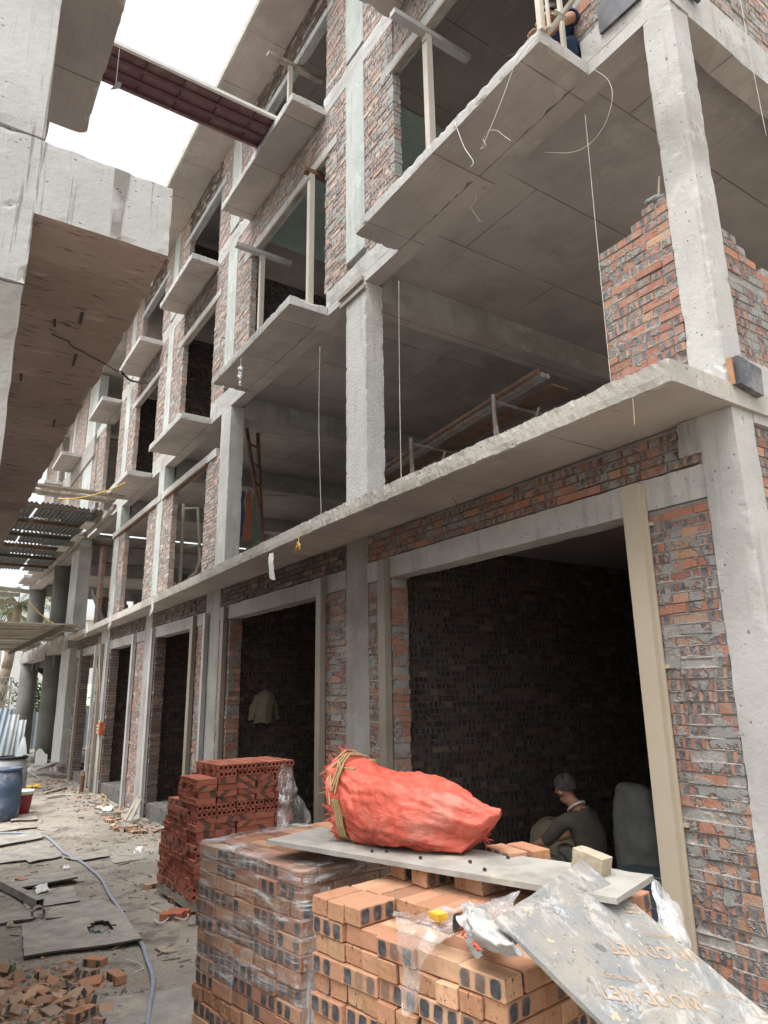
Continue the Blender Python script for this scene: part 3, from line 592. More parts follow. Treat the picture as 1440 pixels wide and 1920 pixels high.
for a_, z_ in ((-28.9, 10.8), (-33.0, 10.8), (-33.2, 7.3), (-36.5, 7.3)): cast('balcony', FB, (a_, a_+2.2, -.75, -.06, z_, z_+.13), ('conc', 'soffit', 'conc'), seg=.12, chip=.02)
brick_wall(FB, fx(-24.65, .5), .5, 4.05, 7.0, .11, 'brick', 'mortar', seed=203)
m = MB()
for q in range(12): m.obox((-27.5-.3*q, 1.6, 4.1+.17*q), (.3, 0, 0), (0, 1.2, 0), (0, 0, .17))
m.obox((-27.2, 1.55, 4.05), (-3.9, 0, 2.2), (0, .06, 0), (0, 0, .35)); m.build('stair', 'conc_dark', FB)

# ------------------------------------------------------------------ the building across the alley (left, overhead)
A = thing('concrete_building', 'chipped concrete building overhead on the left with a rust stained slab underside', 'building', (-3, -5, 0))
def lcast(name, d, mats, **kw): return cast(name, A, d, mats, **{**dict(seg=.03, amp=.003, chip=.016), **kw})
lcast('column', (-3.3, -2.80, -4.7, -4.035, 3.69, 4.03), 'oldconc', chip=.018); lcast('column', (-3.3, -2.806, -4.7, -4.04, -.1, 3.685), 'conc_dark', seg=.06)
lcast('column', (-3.3, -2.80, -4.7, -4.035, 4.385, 7.3), 'oldconc', seg=.05)
lcast('beam', (-3.14, -2.80, -6.5, -3.49, 4.02, 4.375), ('oldconc', 'stained', 'oldconc'), chip=.014, amp=.003)
def left_slab(x0, x1, y0, y1, z0, z1, mats, seg=.06, chip=.03): return cast('balcony_slab', A, (x0, x1, y0, y1, z0, z1), mats, seg=seg, amp=.006, chip=chip)
m = MB(); m.cbox(-10.3, -3.12, -6.4, -3.47, 4.045, 4.19, seg=.04, amp=.003, chip=.028, mats=(0, 1, 0)); m.build('balcony_slab', ('oldconc', 'stained', 'oldconc'), A)
left_slab(-6.12, -2.3, -6.5, -3.5, 7.3, 7.44, ('oldconc', 'soffit', 'oldconc'), chip=.03)
left_slab(-12.5, -6.9, -6.5, -3.55, 10.78, 10.92, ('oldconc', 'soffit', 'oldconc'), seg=.12)
lcast('column', (-10.2, -9.8, -5.2, -4.8, -.3, 4.05), 'oldconc', seg=.2); lcast('column', (-12.3, -11.9, -5.2, -4.8, -.3, 10.8), 'oldconc', seg=.3); lcast('column', (-3.3, -2.9, -6.4, -6.0, -.1, 7.3), 'oldconc', seg=.3)
m = MB(); m.box(-12.4, -3.1, -6.6, -6.45, -.4, 10.8); m.build('back_wall', 'conc_dark', A)
m = MB()
for (x, y, l, w) in ((-3.55, -3.72, .12, .012), (-3.7, -3.83, .07, .012), (-4.05, -3.66, .16, .01), (-4.5, -3.9, .1, .012), (-5.2, -3.6, .14, .01)):
    m.obox((x, y, 4.036), (-l, .01, 0), (0, w, 0), (0, 0, .012))
m.build('rebar_stub', 'wire', A)
# ------------------------------------------------------------------ loose bricks
def brick_mesh(seed, mat, L=.1765, W=.0865, H=.060, broken=0):
    r = random.Random(seed); bm = bmesh.new(); bmesh.ops.create_cube(bm, size=1)
    for v in bm.verts:
        v.co = Vector((v.co.x*L+r.uniform(-.003, .003), v.co.y*W+r.uniform(-.002, .002), v.co.z*H+r.uniform(-.0015, .0015)))
        if broken and v.co.x > 0: v.co.x -= r.uniform(.0, .12)*broken; v.co.z *= 1-r.random()*.25*broken
    bmesh.ops.bevel(bm, geom=bm.edges[:], offset=.0035, segments=1, affect='EDGES')
    bmesh.ops.subdivide_edges(bm, edges=[e for e in bm.edges if e.calc_length() > .05], cuts=2, use_grid_fill=True)
    for v in bm.verts: v.co += noise.noise_vector(v.co*38+Vector((seed, 0, 0)))*.0016
    me = bpy.data.meshes.new('brick'); uvl = bm.loops.layers.uv.new('UVMap'); cl = bm.loops.layers.float_color.new('rnd')
    bm.normal_update(); rr, rg = r.random(), r.random()
    for f in bm.faces:
        n = f.normal; ax = max(range(3), key=lambda i: abs(n[i])); ty = (.5, 0, 1)[ax]
        for l in f.loops:
            c = l.vert.co; l[uvl].uv = (c.x+L/2, c.z+H/2) if ax == 1 else ((c.y+W/2, c.z+H/2) if ax == 0 else (c.x, c.y)); l[cl] = (rr, rg, ty, 1)
    bm.to_mesh(me); bm.free(); me.materials.append(M[mat]); return me
def hollow_mesh(seed, L=.215, W=.104, H=.060):
    """extruded red brick with two round tunnels"""
    r = random.Random(seed); m = MB(); n = 10; rr, rg = r.random(), r.random(); rad = .0185
    def sq(i, cy):
        a = 2*math.pi*(i+.5)/n; c, s = math.cos(a), math.sin(a); k = 1/max(abs(c), abs(s)); return cy+c*k*W/4, s*k*H/2
    for cy in (-W/4, W/4):
        for i in range(n):
            a0, a1 = 2*math.pi*(i+.5)/n, 2*math.pi*(i+1.5)/n; o0, o1 = sq(i, cy), sq(i+1, cy)
            i0, i1 = (cy+rad*math.cos(a0), rad*math.sin(a0)), (cy+rad*math.cos(a1), rad*math.sin(a1))
            for sx in (1, -1):
                x = sx*L/2; q = [(x, *o0), (x, *o1), (x, *i1), (x, *i0)]
                m.face(q if sx > 0 else q[::-1], 0, [(0, 0)]*4, (rr, rg, .5))
            m.face([(L/2, *i0), (L/2, *i1), (-L/2, *i1), (-L/2, *i0)], 0, [(0, 0)]*4, (rr, rg, 1))
    x, y, z = L/2, W/2, H/2
    for q, ty in (([(-x, -y, -z), (x, -y, -z), (x, -y, z), (-x, -y, z)], 0), ([(x, y, -z), (-x, y, -z), (-x, y, z), (x, y, z)], 0), ([(-x, -y, z), (x, -y, z), (x, y, z), (-x, y, z)], 1), ([(-x, y, -z), (x, y, -z), (x, -y, -z), (-x, -y, -z)], 1)):
        m.face(q, 0, [(p[0]+L/2, p[2]+H/2) for p in q], (rr, rg, ty))
    o = m.build('hollow_brick', 'hbrick'); me = o.data; bpy.data.objects.remove(o); return me
M['abrick'] = loose_brick('brown_kiln_brick', ((.36, .185, .12), (.27, .13, .085), (.40, .25, .16))); BMA = [brick_mesh(i+30, 'abrick') for i in range(7)]; BM = [brick_mesh(i, 'lbrick') for i in range(7)]; HM = [hollow_mesh(i) for i in range(7)]; M['dbrick'] = loose_brick('dusty_broken_brick', ((.42, .27, .19), (.33, .19, .125), (.45, .34, .25))); BRK = [brick_mesh(50+i, 'dbrick', broken=1, L=.15) for i in range(8)]
rest = {'b': [], 'h': []}; PLB = .178
def put_brick(name, me, mat4, label, cat, group):
    o = bpy.data.objects.new(name, me); col.objects.link(o); o.matrix_world = mat4; tag(o, label, cat, group); return o
def stack(corner, ang, nlong, ndeep, z0, layers, orient, show, keep, meshes, name, label, cat, group, hz=.0635, jit=.004, key='b', seed=0):
    r = random.Random(seed); c, s = math.cos(ang), math.sin(ang); U, V = Vector((-c, -s, 0)), Vector((-s, c, 0)); pl = PLB if key == 'b' else .2215
    for k in range(layers):
        X = orient(k)
        nu, nv = (nlong, ndeep*2) if X else (nlong*2, ndeep); du, dv = (pl, pl/2) if X else (pl/2, pl)
        for i in range(nu):
            for j in range(nv):
                u, v = (i+.5)*du, (j+.5)*dv
                if not keep(u, v, k): continue
                if not (k >= layers-4 or i == 0 or j == 0 or i == nu-1 or j == nv-1 or not keep(u+du, v, k) or not keep(u, v-dv, k) or not keep(u-du, v, k) or not keep(u, v, k+1) or not keep(u+.1, v, k+1) or not keep(u, v-.1, k+1)): continue
                out = r.uniform(-.012, .008) if (j == 0 or i == 0) else 0
                p = Vector(corner)+U*(u+r.uniform(-jit, jit))+V*(v+r.uniform(-jit, jit)+(out if j == 0 else 0)); p.z = z0+(k+.5)*hz
                a = ang+(0 if X else math.pi/2)+(math.pi if r.random() < .5 else 0)+r.uniform(-.02, .02)
                T = Matrix.Translation(p) @ Matrix.Rotation(a, 4, 'Z') @ Matrix.Rotation(math.pi if r.random() < .5 else 0, 4, 'X')
                me = r.choice(meshes)
                if show(u, v, k, i, j, nu, nv): put_brick(name, me, T, label, cat, group)
                else: rest[key].append((me, T))
def pallet(corner, ang, L, W, z, label):
    t = thing('pallet', label, 'pallet', (corner[0], corner[1], z)); c, s = math.cos(ang), math.sin(ang); U, V = Vector((-c, -s, 0)), Vector((-s, c, 0))
    for k in range(3):
        m = MB(); m.obox(Vector((corner[0], corner[1], z+.001))+V*(k*(W-.1)/2)+U*.02, U*(L-.04), V*.1, (0, 0, .08)); m.build('bearer', 'wood_grey', t)
    for k in range(6):
        m = MB(); m.obox(Vector((corner[0], corner[1], z+.0815))+U*(k*(L-.1)/5), U*.1, V*W, (0, 0, .02)); m.build('board', 'wood_grey', t)
# A: wrapped stack, B: open stack in front, D: the one behind with milky film, C: red hollow bricks
aA, aB = R(9), R(10)
cA, cB = (-2.885, -2.73), (-1.685, -2.69)
orA = lambda k: k % 4 != 1; orB = lambda k: k % 2 == 0
stack((*cA, 0), aA, 5, 6, .1, 20, orA, lambda u, v, k, i, j, nu, nv: (k > 8 and j == 0) or (k > 12 and i == 0 and v < .35) or (k > 18 and v < .6), lambda u, v, k: k < 20 and not (k >= 18 and .30 < u < .72 and v > .25 and v < .85), BMA, 'brick', 'kiln marked tan brick in the plastic wrapped stack', 'brick', 'bricks in the plastic wrapped stack', seed=1)
keepB = lambda u, v, k: k < 19 or (k < 20 and (u > .62 or v > .33 or (u > .4 and v > .2)))
stack((*cB, 0), aB, 5, 5, .1, 20, orB, lambda u, v, k, i, j, nu, nv: (k > 8 and j == 0) or (k > 14 and i == 0) or k > 18, keepB, BM, 'brick', 'kiln marked tan brick in the open stack at the bottom of the photo', 'brick', 'bricks in the open front stack', seed=2, jit=.006)
cC = (-7.46, -1.62)
def keepC(u, v, k):
    if k >= 20: return False
    lim = 1.12 if k < 5 else 1.12-.032*(k-4)
    f = 0 if k < 14 else (.11 if u < .5 else .22) if k < 18 else (.22 if u < .75 else .4)
    if k >= 14 and u > .78: f += .2
    return u < lim+.02*((k*7) % 3) and v > f-.01
orC = lambda k: (k//2) % 3 == 0 or k in (12, 13, 18, 19)
stack((*cC, 0), R(1.5), 5, 5, .11, 20, orC, lambda u, v, k, i, j, nu, nv: k > 3 and (j <= 2 or i == 0 or k > 17) and v < 1.05, keepC, HM, 'hollow_brick', 'red two hole brick in the stepped stack standing in the alley', 'hollow brick', 'hollow bricks in the stepped red stack', seed=4, key='h', jit=.013)
pallet(cA, aA, .88, 1.1, 0, 'timber pallet under the plastic wrapped brick stack'); pallet(cB, aB, .88, .88, 0, 'timber pallet under the open front brick stack'); pallet(cC, R(1.5), 1.1, 1.1, gz(-8)+.03, 'dark timber pallet under the stepped stack of red hollow bricks')
for key, nm, mat, lab in (('b', 'stacked_bricks', 'lbrick', 'rest of the kiln marked bricks lower down and behind in the stacks'), ('h', 'stacked_hollow_bricks', 'hbrick', 'rest of the red hollow bricks at the bottom and back of the stepped stack')):
    bm = bmesh.new()
    for me, T in rest[key]:
        b = bmesh.new(); b.from_mesh(me); b.transform(T); t = bpy.data.meshes.new('tmp'); b.to_mesh(t); b.free(); bm.from_mesh(t); bpy.data.meshes.remove(t)
    me = bpy.data.meshes.new(nm); bm.to_mesh(me); bm.free(); me.materials.append(M[mat]); o = bpy.data.objects.new(nm, me); col.objects.link(o); tag(o, lab, 'bricks', None, 'stuff')

# stretch wrap round stack A
c, s = math.cos(aA), math.sin(aA); UA, VA = Vector((-c, -s, 0)), Vector((-s, c, 0)); OA = Vector((*cA, 0))
TA = .1+20*.0635
def wrapfn(u, v):
    # u: from the far right end round the corner and along the front; v: from the lower hem up and over the top edge
    path = u*2.5-.95
    low = .86+.05*noise.noise(Vector((path*3, 1, 0)))-.02*math.sin(path*9)+(-.06 if path > .5 else .02*path)
    n = noise.noise(Vector((path*6, v*9, 2)))*.010+noise.noise(Vector((path*17, v*30, 5)))*.006+.012
    tt = v*1.16
    if tt < 1: z = lerp(low, TA+.01, tt); inn = 0
    else: z = TA+.012+.010*noise.noise(Vector((path*9, 3, v*4))); inn = (tt-1)/.16*(.13+.05*noise.noise(Vector((path*4, 8, 1))))
    rc = .02
    if path < -rc: p = OA+VA*(-path)-UA*(n-inn)
    elif path < rc: f = (path+rc)/(2*rc); p = OA-UA*(n-inn)*(1-f)-VA*(n-inn)*f+VA*rc*(1-f)+UA*rc*f
    elif path < .888-rc: p = OA+UA*path-VA*(n-inn)
    elif path < .888+rc: f = (path-.888+rc)/(2*rc); p = OA+UA*(.888-rc)-VA*(n-inn)*(1-f)+UA*(n-inn+rc)*f+VA*rc*f
    else: p = OA+UA*(.888+n-inn)+VA*(path-.888)
    return (p.x, p.y, z)
m = MB(); m.grid(wrapfn, 130, 46); tag(m.build('stretch_wrap', 'film', smooth=True, loc=(OA.x, OA.y, .85)), 'clear stretch wrap pulled round the top half of the left brick stack', 'plastic wrap')
def drape(name, rows, mat, label, cat, nu=24, nv=24, amp=.02, fr=9, seed=0):
    """a hanging film given by rows of world points, top to bottom"""
    def fn(u, v):
        rv = v*(len(rows)-1); j = min(int(rv), len(rows)-2); f = rv-j
        def along(rw):
            t = u*(len(rw)-1); i = min(int(t), len(rw)-2); return Vector(rw[i]).lerp(Vector(rw[i+1]), t-i)
        p = along(rows[j]).lerp(along(rows[j+1]), f)
        return p+noise.noise_vector(p*fr+Vector((seed, 0, 0)))*amp+noise.noise_vector(p*fr*3.1+Vector((seed, 4, 0)))*amp*.45
    m = MB(); m.grid(fn, nu, nv); p0 = rows[-1][0]; o = m.build(name, mat, smooth=True, loc=p0); return tag(o, label, cat)
q = lambda x, y, Y: tuple(onY(x, y, Y))
# film falling between stacks A and B, film over B's front, film at C, milky film on D, white bag
drape('plastic_film', [[q(603, 1665, -2.70), q(612, 1664, -2.74), q(622, 1663, -2.80)], [q(588, 1740, -2.72), q(600, 1740, -2.78), q(614, 1750, -2.825)], [q(560, 1930, -2.76), q(590, 1930, -2.82), q(612, 1930, -2.84)]], 'film_loose', 'loose clear film hanging in the gap between the wrapped stack and the open stack', 'plastic film', amp=.012, seed=1)
drape('plastic_film', [[q(720, 1712, -2.62), q(790, 1712, -2.60), q(860, 1700, -2.56)], [q(745, 1722, -2.745), q(800, 1738, -2.735), q(850, 1750, -2.72)], [q(752, 1790, -2.79), q(790, 1780, -2.78), q(815, 1770, -2.76)], [q(752, 1850, -2.80), q(775, 1850, -2.79), q(790, 1835, -2.78)], [q(765, 1905, -2.80), q(772, 1905, -2.80), q(778, 1900, -2.79)]], 'film_loose', 'torn clear film lying over the front edge of the open brick stack', 'plastic film', amp=.02, seed=2)
x = lambda a, b, X: tuple(onX(a, b, X))
drape('plastic_film', [[x(527, 1436, -7.42), x(537, 1440, -7.36), x(545, 1440, -7.36)], [x(520, 1500, -7.36), x(540, 1490, -7.3), x(566, 1495, -7.36)], [x(512, 1568, -7.33), x(545, 1570, -7.25), x(586, 1560, -7.36)]], 'film_loose', 'clear film hanging off the right end of the red hollow brick stack', 'plastic film', amp=.05, fr=5, seed=3)
drape('plastic_film', [[q(1222, 1645, -1.60), q(1236, 1648, -1.58), q(1246, 1664, -1.5)], [q(1228, 1700, -1.66), q(1252, 1695, -1.6), q(1272, 1700, -1.55)], [q(1240, 1765, -1.74), q(1270, 1765, -1.68), q(1294, 1770, -1.6)], [q(1250, 1900, -1.85), q(1280, 1900, -1.7), q(1310, 1900, -1.6)]], 'film_white', 'milky film bunched over the back right corner of the open stack behind the leaning board', 'plastic film', amp=.02, seed=4)
drape('plastic_film', [[q(850, 1690, -2.35), q(900, 1682, -2.35), q(975, 1674, -2.35)], [q(862, 1702, -2.52), q(920, 1704, -2.5), q(968, 1700, -2.45)], [q(880, 1718, -2.62), q(930, 1722, -2.6), q(962, 1716, -2.55)]], 'film_white', 'crumpled milky film between the grey plank and the white bag', 'plastic film', amp=.02, seed=5)
def bag(rows, name, mat, label, cat, amp, fr, seed, nu=30, nv=26): return drape(name, rows, mat, label, cat, nu, nv, amp, fr, seed)
wb = bag([[q(862, 1712, -2.60), q(885, 1690, -2.60), q(915, 1716, -2.58), q(930, 1730, -2.56)], [q(858, 1722, -2.70), q(895, 1724, -2.76), q(930, 1740, -2.72), q(958, 1762, -2.66)], [q(868, 1760, -2.72), q(905, 1764, -2.80), q(950, 1775, -2.78), q(975, 1785, -2.70)], [q(895, 1790, -2.72), q(925, 1794, -2.75), q(960, 1792, -2.74), q(985, 1791, -2.68)]], 'white_bag', 'bagwhite', 'crumpled white woven bag with red print on the open brick stack', 'bag', .03, 14, 6)
def decal(parent, name, mat, pts): m = MB(); m.face(pts); return m.build(name, mat, parent)
m = MB()
for (px, py) in ((868, 1752), (890, 1770), (897, 1778)):
    p = onY(px, py, -2.80); m.grid(lambda u, v: p+Vector(((u-.5)*.03*(.6+.5*math.sin(v*7+px)), -.010*math.sin(u*3)*math.sin(v*3)+.002, (v-.5)*.02*(.7+.4*math.cos(u*6+px)))), 4, 4)
m.build('red_print', 'redprint', wb)
# plank and bricks carrying it
PZ = 1.435
pl_a, pl_b = onZ(500, 1574, PZ+.02), onZ(1157, 1684, PZ+.02)
ax = (pl_b-pl_a).normalized(); ay = Vector((-ax.y, ax.x, 0)); LP = (pl_b-pl_a).length
m = MB(); m.cbox(0, LP, 0, .36, 0, .02, seg=.03, amp=.001, chip=.003)
Tm = Matrix.Translation((pl_a.x, pl_a.y, PZ)) @ Matrix((ax, ay, Vector((0, 0, 1)))).transposed().to_4x4()
m.v = [tuple(Tm @ Vector(v)) for v in m.v]; tag(m.build('plywood_plank', ['ply'], loc=(pl_a.x, pl_a.y, PZ)), 'long grey plywood plank laid across the brick stacks under the red sack', 'plank')
for k in range(9):
    p = pl_a+ax*(.5+rng.random()*(LP-.7))+ay*(.04+rng.random()*.25); m = MB(); m.box(p.x, p.x+.012, p.y, p.y+.008, PZ+.021, PZ+.031); tag(m.build('debris_chip', 'wire', loc=(p.x, p.y, PZ+.02)), 'tiny dark chip lying on the grey plank', 'chip', 'dark chips on the grey plank')
def one_brick(p, ang, label, mesh=None, tilt=0, group=None, name='brick', cat='brick', roll=0):
    T = Matrix.Translation(p) @ Matrix.Rotation(ang, 4, 'Z') @ Matrix.Rotation(tilt, 4, 'Y') @ Matrix.Rotation(roll, 4, 'X'); return put_brick(name, mesh or rng.choice(BM), T, label, cat, group)
for px in (745, 785):
    p = onY(px, 1648, -2.46); one_brick((p.x, p.y+.08, 1.40), R(96), 'brick standing under the grey plank as a spacer', group='spacer bricks under the grey plank', roll=0)
for px in (860, 880): p = onY(px, 1660, -2.38); one_brick((p.x, p.y+.1, 1.40), R(96), 'brick standing under the grey plank as a spacer', group='spacer bricks under the grey plank')
p = onZ(918, 1611, 1.44); one_brick((p.x, p.y+.09, 1.44), R(-8), 'left one of the two bricks lying behind the plank right of the red sack'); one_brick((p.x+.03, p.y+.185, 1.441), R(-6), 'rear one of the two bricks lying behind the plank right of the red sack')
m = MB(); p = onY(1110, 1640, -2.1); m.cbox(p.x-.085, p.x+.035, p.y, p.y+.07, p.z-.03, p.z+.062, seg=.012, amp=.0015, chip=.006); o = m.build('particle_block', 'osb', loc=(p.x, p.y, p.z)); tag(o, 'pale cut particle board block standing behind the top of the leaning board', 'block'); o.rotation_euler = (0, R(12), R(10))
p = onY(1110-290, 1717, -2.70); m = MB(); m.cbox(p.x-.02, p.x+.03, p.y-.02, p.y+.02, p.z-.01, p.z+.012, seg=.01, amp=.004, chip=.006); tag(m.build('foam_scrap', 'foam', loc=p), 'yellow foam scrap on top of the open brick stack', 'scrap')
# the red sack
S0, S1 = Vector((-3.0, -2.415, PZ+.02)), Vector((-2.21, -2.175, PZ+.02))
SX = (S1-S0).normalized(); SY = Vector((-SX.y, SX.x, 0))
def sackfn(u, v, off=0.0):
    a = 2*math.pi*u; t = v
    w = lerp(.17, .195, sm(t*3)) if t < .5 else lerp(.195, .07, sm((t-.6)/.45))
    h = lerp(.37, .285, sm(t*3.4)) if t < .45 else lerp(.285, .15, sm((t-.5)/.6))
    ca, sa = math.cos(a), math.sin(a); ca = math.copysign(abs(ca)**.8, ca); sa = math.copysign(abs(sa)**.75, sa)
    skew = .13*t*t*(sa)     # the seam leans, its upper corner reaches furthest
    p = S0+SX*(.69*t+skew*.6-.03*sa*(1-t))+SY*(w*ca+.03*t)+Vector((0, 0, h/2+sa*h/2+.022*max(0, t-.75)))
    nrm = (SY*ca+Vector((0, 0, sa))).normalized()
    d = noise.noise(Vector((t*3, a*1.6, 1)))*.022+noise.noise(Vector((t*5.5+a*1.2, a*4.5-t*2, 5)))*.016+abs(noise.noise(Vector((t*11-a*2.2, a*5+t*4, 9))))*.010+abs(noise.noise(Vector((t*19+a*2.5, a*8-t*5, 2))))*.005+noise.noise(Vector((t*34, a*18, 3)))*.004
    pinch = -.028*math.exp(-((t-.07)/.04)**2)
    d -= .022*max(0, noise.noise(Vector((t*4.2, a*1.9, 17))))*(1 if sa > -.6 else 0); p += nrm*(d+pinch+off); p.z = max(p.z, PZ+.022+.004*noise.noise(p*20)); return p
SK = thing('woven_sack', 'bulging coral red woven sack lying on the grey plank with reeds at its mouth', 'sack', S0)
m = MB(); m.grid(sackfn, 110, 100, closed_u=True); b = len(m.v); endc = sum((Vector(v) for v in m.v[-110:]), Vector())/110; m.v.append(tuple(endc+SX*.012))
for i in range(110): m.quadidx((b-110+i, b-110+(i+1) % 110, b))
m.build('bag', 'sackred', SK, smooth=True)
m = MB(); r = random.Random(3)
for i in range(170):      # frayed lip
    u = r.random(); p = sackfn(u, .01, .0); q1 = p-SX*(.012+.03*r.random())+Vector((r.uniform(-.015, .015), r.uniform(-.015, .015), r.uniform(-.03, .03))); q2 = q1-SX*.02*r.random()+Vector((0, 0, r.uniform(-.02, .01)))
    w = SY*.003 if r.random() < .5 else Vector((0, 0, .004)); m.face([p-w, p+w, q1+w*.6, q1-w*.6]); m.face([q1-w*.6, q1+w*.6, q2]) if r.random() < .7 else None
m.build('frayed_hem', 'sackred', SK); m = MB()
for i in range(40):
    p = endc+SX*.0+Vector((0, 0, .04))*r.uniform(-1, 2); q1 = p+SX*(.02+.03*r.random())+Vector((0, r.uniform(-.02, .02), r.uniform(-.02, .02))); m.tube([p, q1], .0016, 3)
m.build('frayed_hem', 'sackred', SK)
for i in range(34):
    u = r.random(); f = r.random()**.5*.9; base = S0+Vector((0, 0, .172))
    p = base+(sackfn(u, .03)-base-SX*.02)*f; d = (-SX*.8+Vector((r.uniform(-.5, .5), r.uniform(-.5, .5), r.uniform(-.5, .9))))*(.05+.06*r.random())
    m = MB(); m.tube([p+SX*.12, p, p+d*.6, p+d+Vector((0, 0, r.uniform(-.03, .015)))], .004+.003*r.random(), 5, r2=.002); m.build('reed', 'straw', SK)
r2 = random.Random(8); m = MB()
for i in range(5):      # tied band of reeds round the mouth
    pts = [sackfn((.02+.47*k/9+r2.uniform(-.02, .02)), .05, .010+.004*i)-SX*(.011*i-.02+r2.uniform(-.012, .012)) for k in range(10)]
    m.tube(pts, .0045, 5)
for i in range(4):
    pts = [sackfn((.50+.22*k/5), .04, .010)-SX*(.012*i-.03) for k in range(6)]; m.tube(pts, .005, 5)
m.build('reed_band', 'straw', SK)
# leaning film plywood board with worn lettering
bl, bt = onY(930, 1721, -2.735), onY(1092, 1612, -2.16)
e = (bt-bl); W_ = e.length; e.normalize()
best = None
for k in range(600):
    th = k*.0025; hd = Vector((e.y, -e.x, 0)).normalized(); hd = hd if hd.x > 0 else -hd
    d = hd*math.cos(th)-Vector((0, 0, 1))*math.sin(th); d = (d-e*d.dot(e)).normalized(); p = bt+d*.6; v = p-CAM
    sx, sy = 720+F*v.dot(RT)/v.dot(FW), 960-F*v.dot(UP)/v.dot(FW); yy = 1612+(sx-1092)*(1905-1612)/(1442-1092); er = abs(sy-yy)
    if v.dot(FW) > .3 and (best is None or er < best[0]): best = (er, d)
bd = best[1]; bn = e.cross(bd).normalized(); bn = bn if bn.z > 0 else -bn
LB = 1.05
PB = thing('film_plywood_board', 'plaster splashed grey plywood board with worn tan lettering leaning in the lower right corner', 'board', tuple(bl+bd*LB))
m = MB(); nx, ny = 44, 26
m.cbox(0, LB, 0, W_, -.014, 0, seg=.02, amp=.0008, chip=.0035)
TB = Matrix.Translation(bl) @ Matrix((bd, e, bd.cross(e))).transposed().to_4x4()
flip = -1 if bd.cross(e).dot(bn) < 0 else 1
m.v = [tuple(bl+bd*v[0]+e*v[1]+bn*v[2]) for v in m.v]
if flip < 0: m.f = [f[::-1] for f in m.f]
m.build('panel', ['film_ply'], PB)
def on_board(px, py):
    r_ = ray(px, py); t = (bl-CAM).dot(bn)/r_.dot(bn); return CAM+r_*t
def letter(text, p0, p1, size, name='lettering'):
    """words read from p0 towards p1, each its own flat piece of worn print"""
    a, b_ = on_board(*p0), on_board(*p1); tx = (b_-a).normalized(); ty = bn.cross(tx).normalized(); adv = 0.0
    for word in text.split():
        cu = bpy.data.curves.new(name, 'FONT'); cu.body = word; cu.size = size; cu.space_character = 1.12; cu.offset = size*.016
        ob = bpy.data.objects.new(name, cu); col.objects.link(ob); dg = bpy.context.evaluated_depsgraph_get(); me = bpy.data.meshes.new_from_object(ob.evaluated_get(dg)); bpy.data.objects.remove(ob)
        wd = max(v.co.x for v in me.vertices); T = Matrix.Translation(a+tx*adv+bn*.0024) @ Matrix((tx, ty, bn)).transposed().to_4x4(); adv += wd+size*.3
        bm = bmesh.new(); bm.from_mesh(me); bm.transform(T)
        keep = [f for f in bm.faces if not (0.004 < (f.calc_center_median()-bl).dot(bd) < LB-.004 and .004 < (f.calc_center_median()-bl).dot(e) < W_-.004)]
        bmesh.ops.delete(bm, geom=keep, context='FACES'); bm.transform(Matrix.Translation(-PB.matrix_world.translation)); bm.to_mesh(me); n_ = len(bm.faces); bm.free()
        if not n_: continue
        me.materials.clear(); me.materials.append(M['letters']); o = bpy.data.objects.new(name, me); col.objects.link(o); o.parent = PB; o['label'] = 'worn tan lettering'
# the sheet is upside down: words run from right to left
letter('WOOD VIET', (1299, 1784), (1161, 1769), .060)
letter('WOOD VIET', (1306, 1872), (1077, 1841), .060)
letter('WOOD VIET', (1299, 1709), (1170, 1694), .058)
letter('WOOD VIET', (1560, 1907), (1480, 1896), .060)
letter('FACED PLYWOOD', (1285, 1758), (1200, 1748), .021)
letter('FACED PLYWOOD', (1222, 1838), (1110, 1822), .021)
letter('FACED PLYWOOD', (1388, 1868), (1326, 1860), .021)
# ------------------------------------------------------------------ timber props, strings, scaffolds on the floors
def prop(px, py, Y, zb, zt, w, hy0, hy1, label, lean=0, hm='wood_grey', hx=0.0):
    p = onY(px, py, Y); t = thing('timber_prop', label, 'prop', (p.x, Y, zb), 'timber props under the lintels')
    m = MB(); m.obox((p.x-w/2, Y-w/2, zb), (w, 0, 0), (0, w, 0), (lean, 0, zt-zb)); m.build('post', 'wood', t)
    m = MB(); m.obox((p.x-.05+lean, Y+hy0, zt), (.10, 0, 0), (hx, hy1-hy0, 0), (0, 0, .07)); m.build('head', hm, t)
    m = MB(); m.tube([(p.x-.06+lean, Y-w/2-.004, zt-.1), (p.x+.06+lean, Y-w/2-.004, zt-.12)], .004, 4); m.build('nail', 'wire', t)
prop(545, 95, -.12, 10.905, 12.62, .07, -.42, .62, 'pale timber prop with a crosspiece on the top balcony, highest of the four props')
prop(803, 140, -.05, 7.375, 9.72, .085, -.5, .65, 'square timber prop on the upper right balcony beside the person in blue', hm='rail_grey')
prop(583, 370, -.08, 7.375, 9.86, .085, -.12, .3, 'thicker right hand timber prop in the green lit window of the middle balcony', hm='wood_brown')
prop(492, 480, -.02, 7.375, 9.62, .08, -.5, .55, 'left hand timber prop against the brick jamb of the middle balcony window', hm='rail_grey')
def string(name, pts, r, mat, label, cat, group=None):
    P_ = [Vector(p) for p in pts]; q_ = []
    for i in range(len(P_)-1):
        a, b_, c_, d = P_[max(i-1, 0)], P_[i], P_[i+1], P_[min(i+2, len(P_)-1)]
        for k in range(6 if len(P_) > 2 else 1):
            t = k/6; q_.append(.5*((2*b_)+(c_-a)*t+(2*a-5*b_+4*c_-d)*t*t+(3*b_-a-3*c_+d)*t**3))
    m = MB(); m.tube(q_+[P_[-1]], r*.85, 5); return tag(m.build(name, mat, loc=pts[-1], smooth=True), label, cat, group)
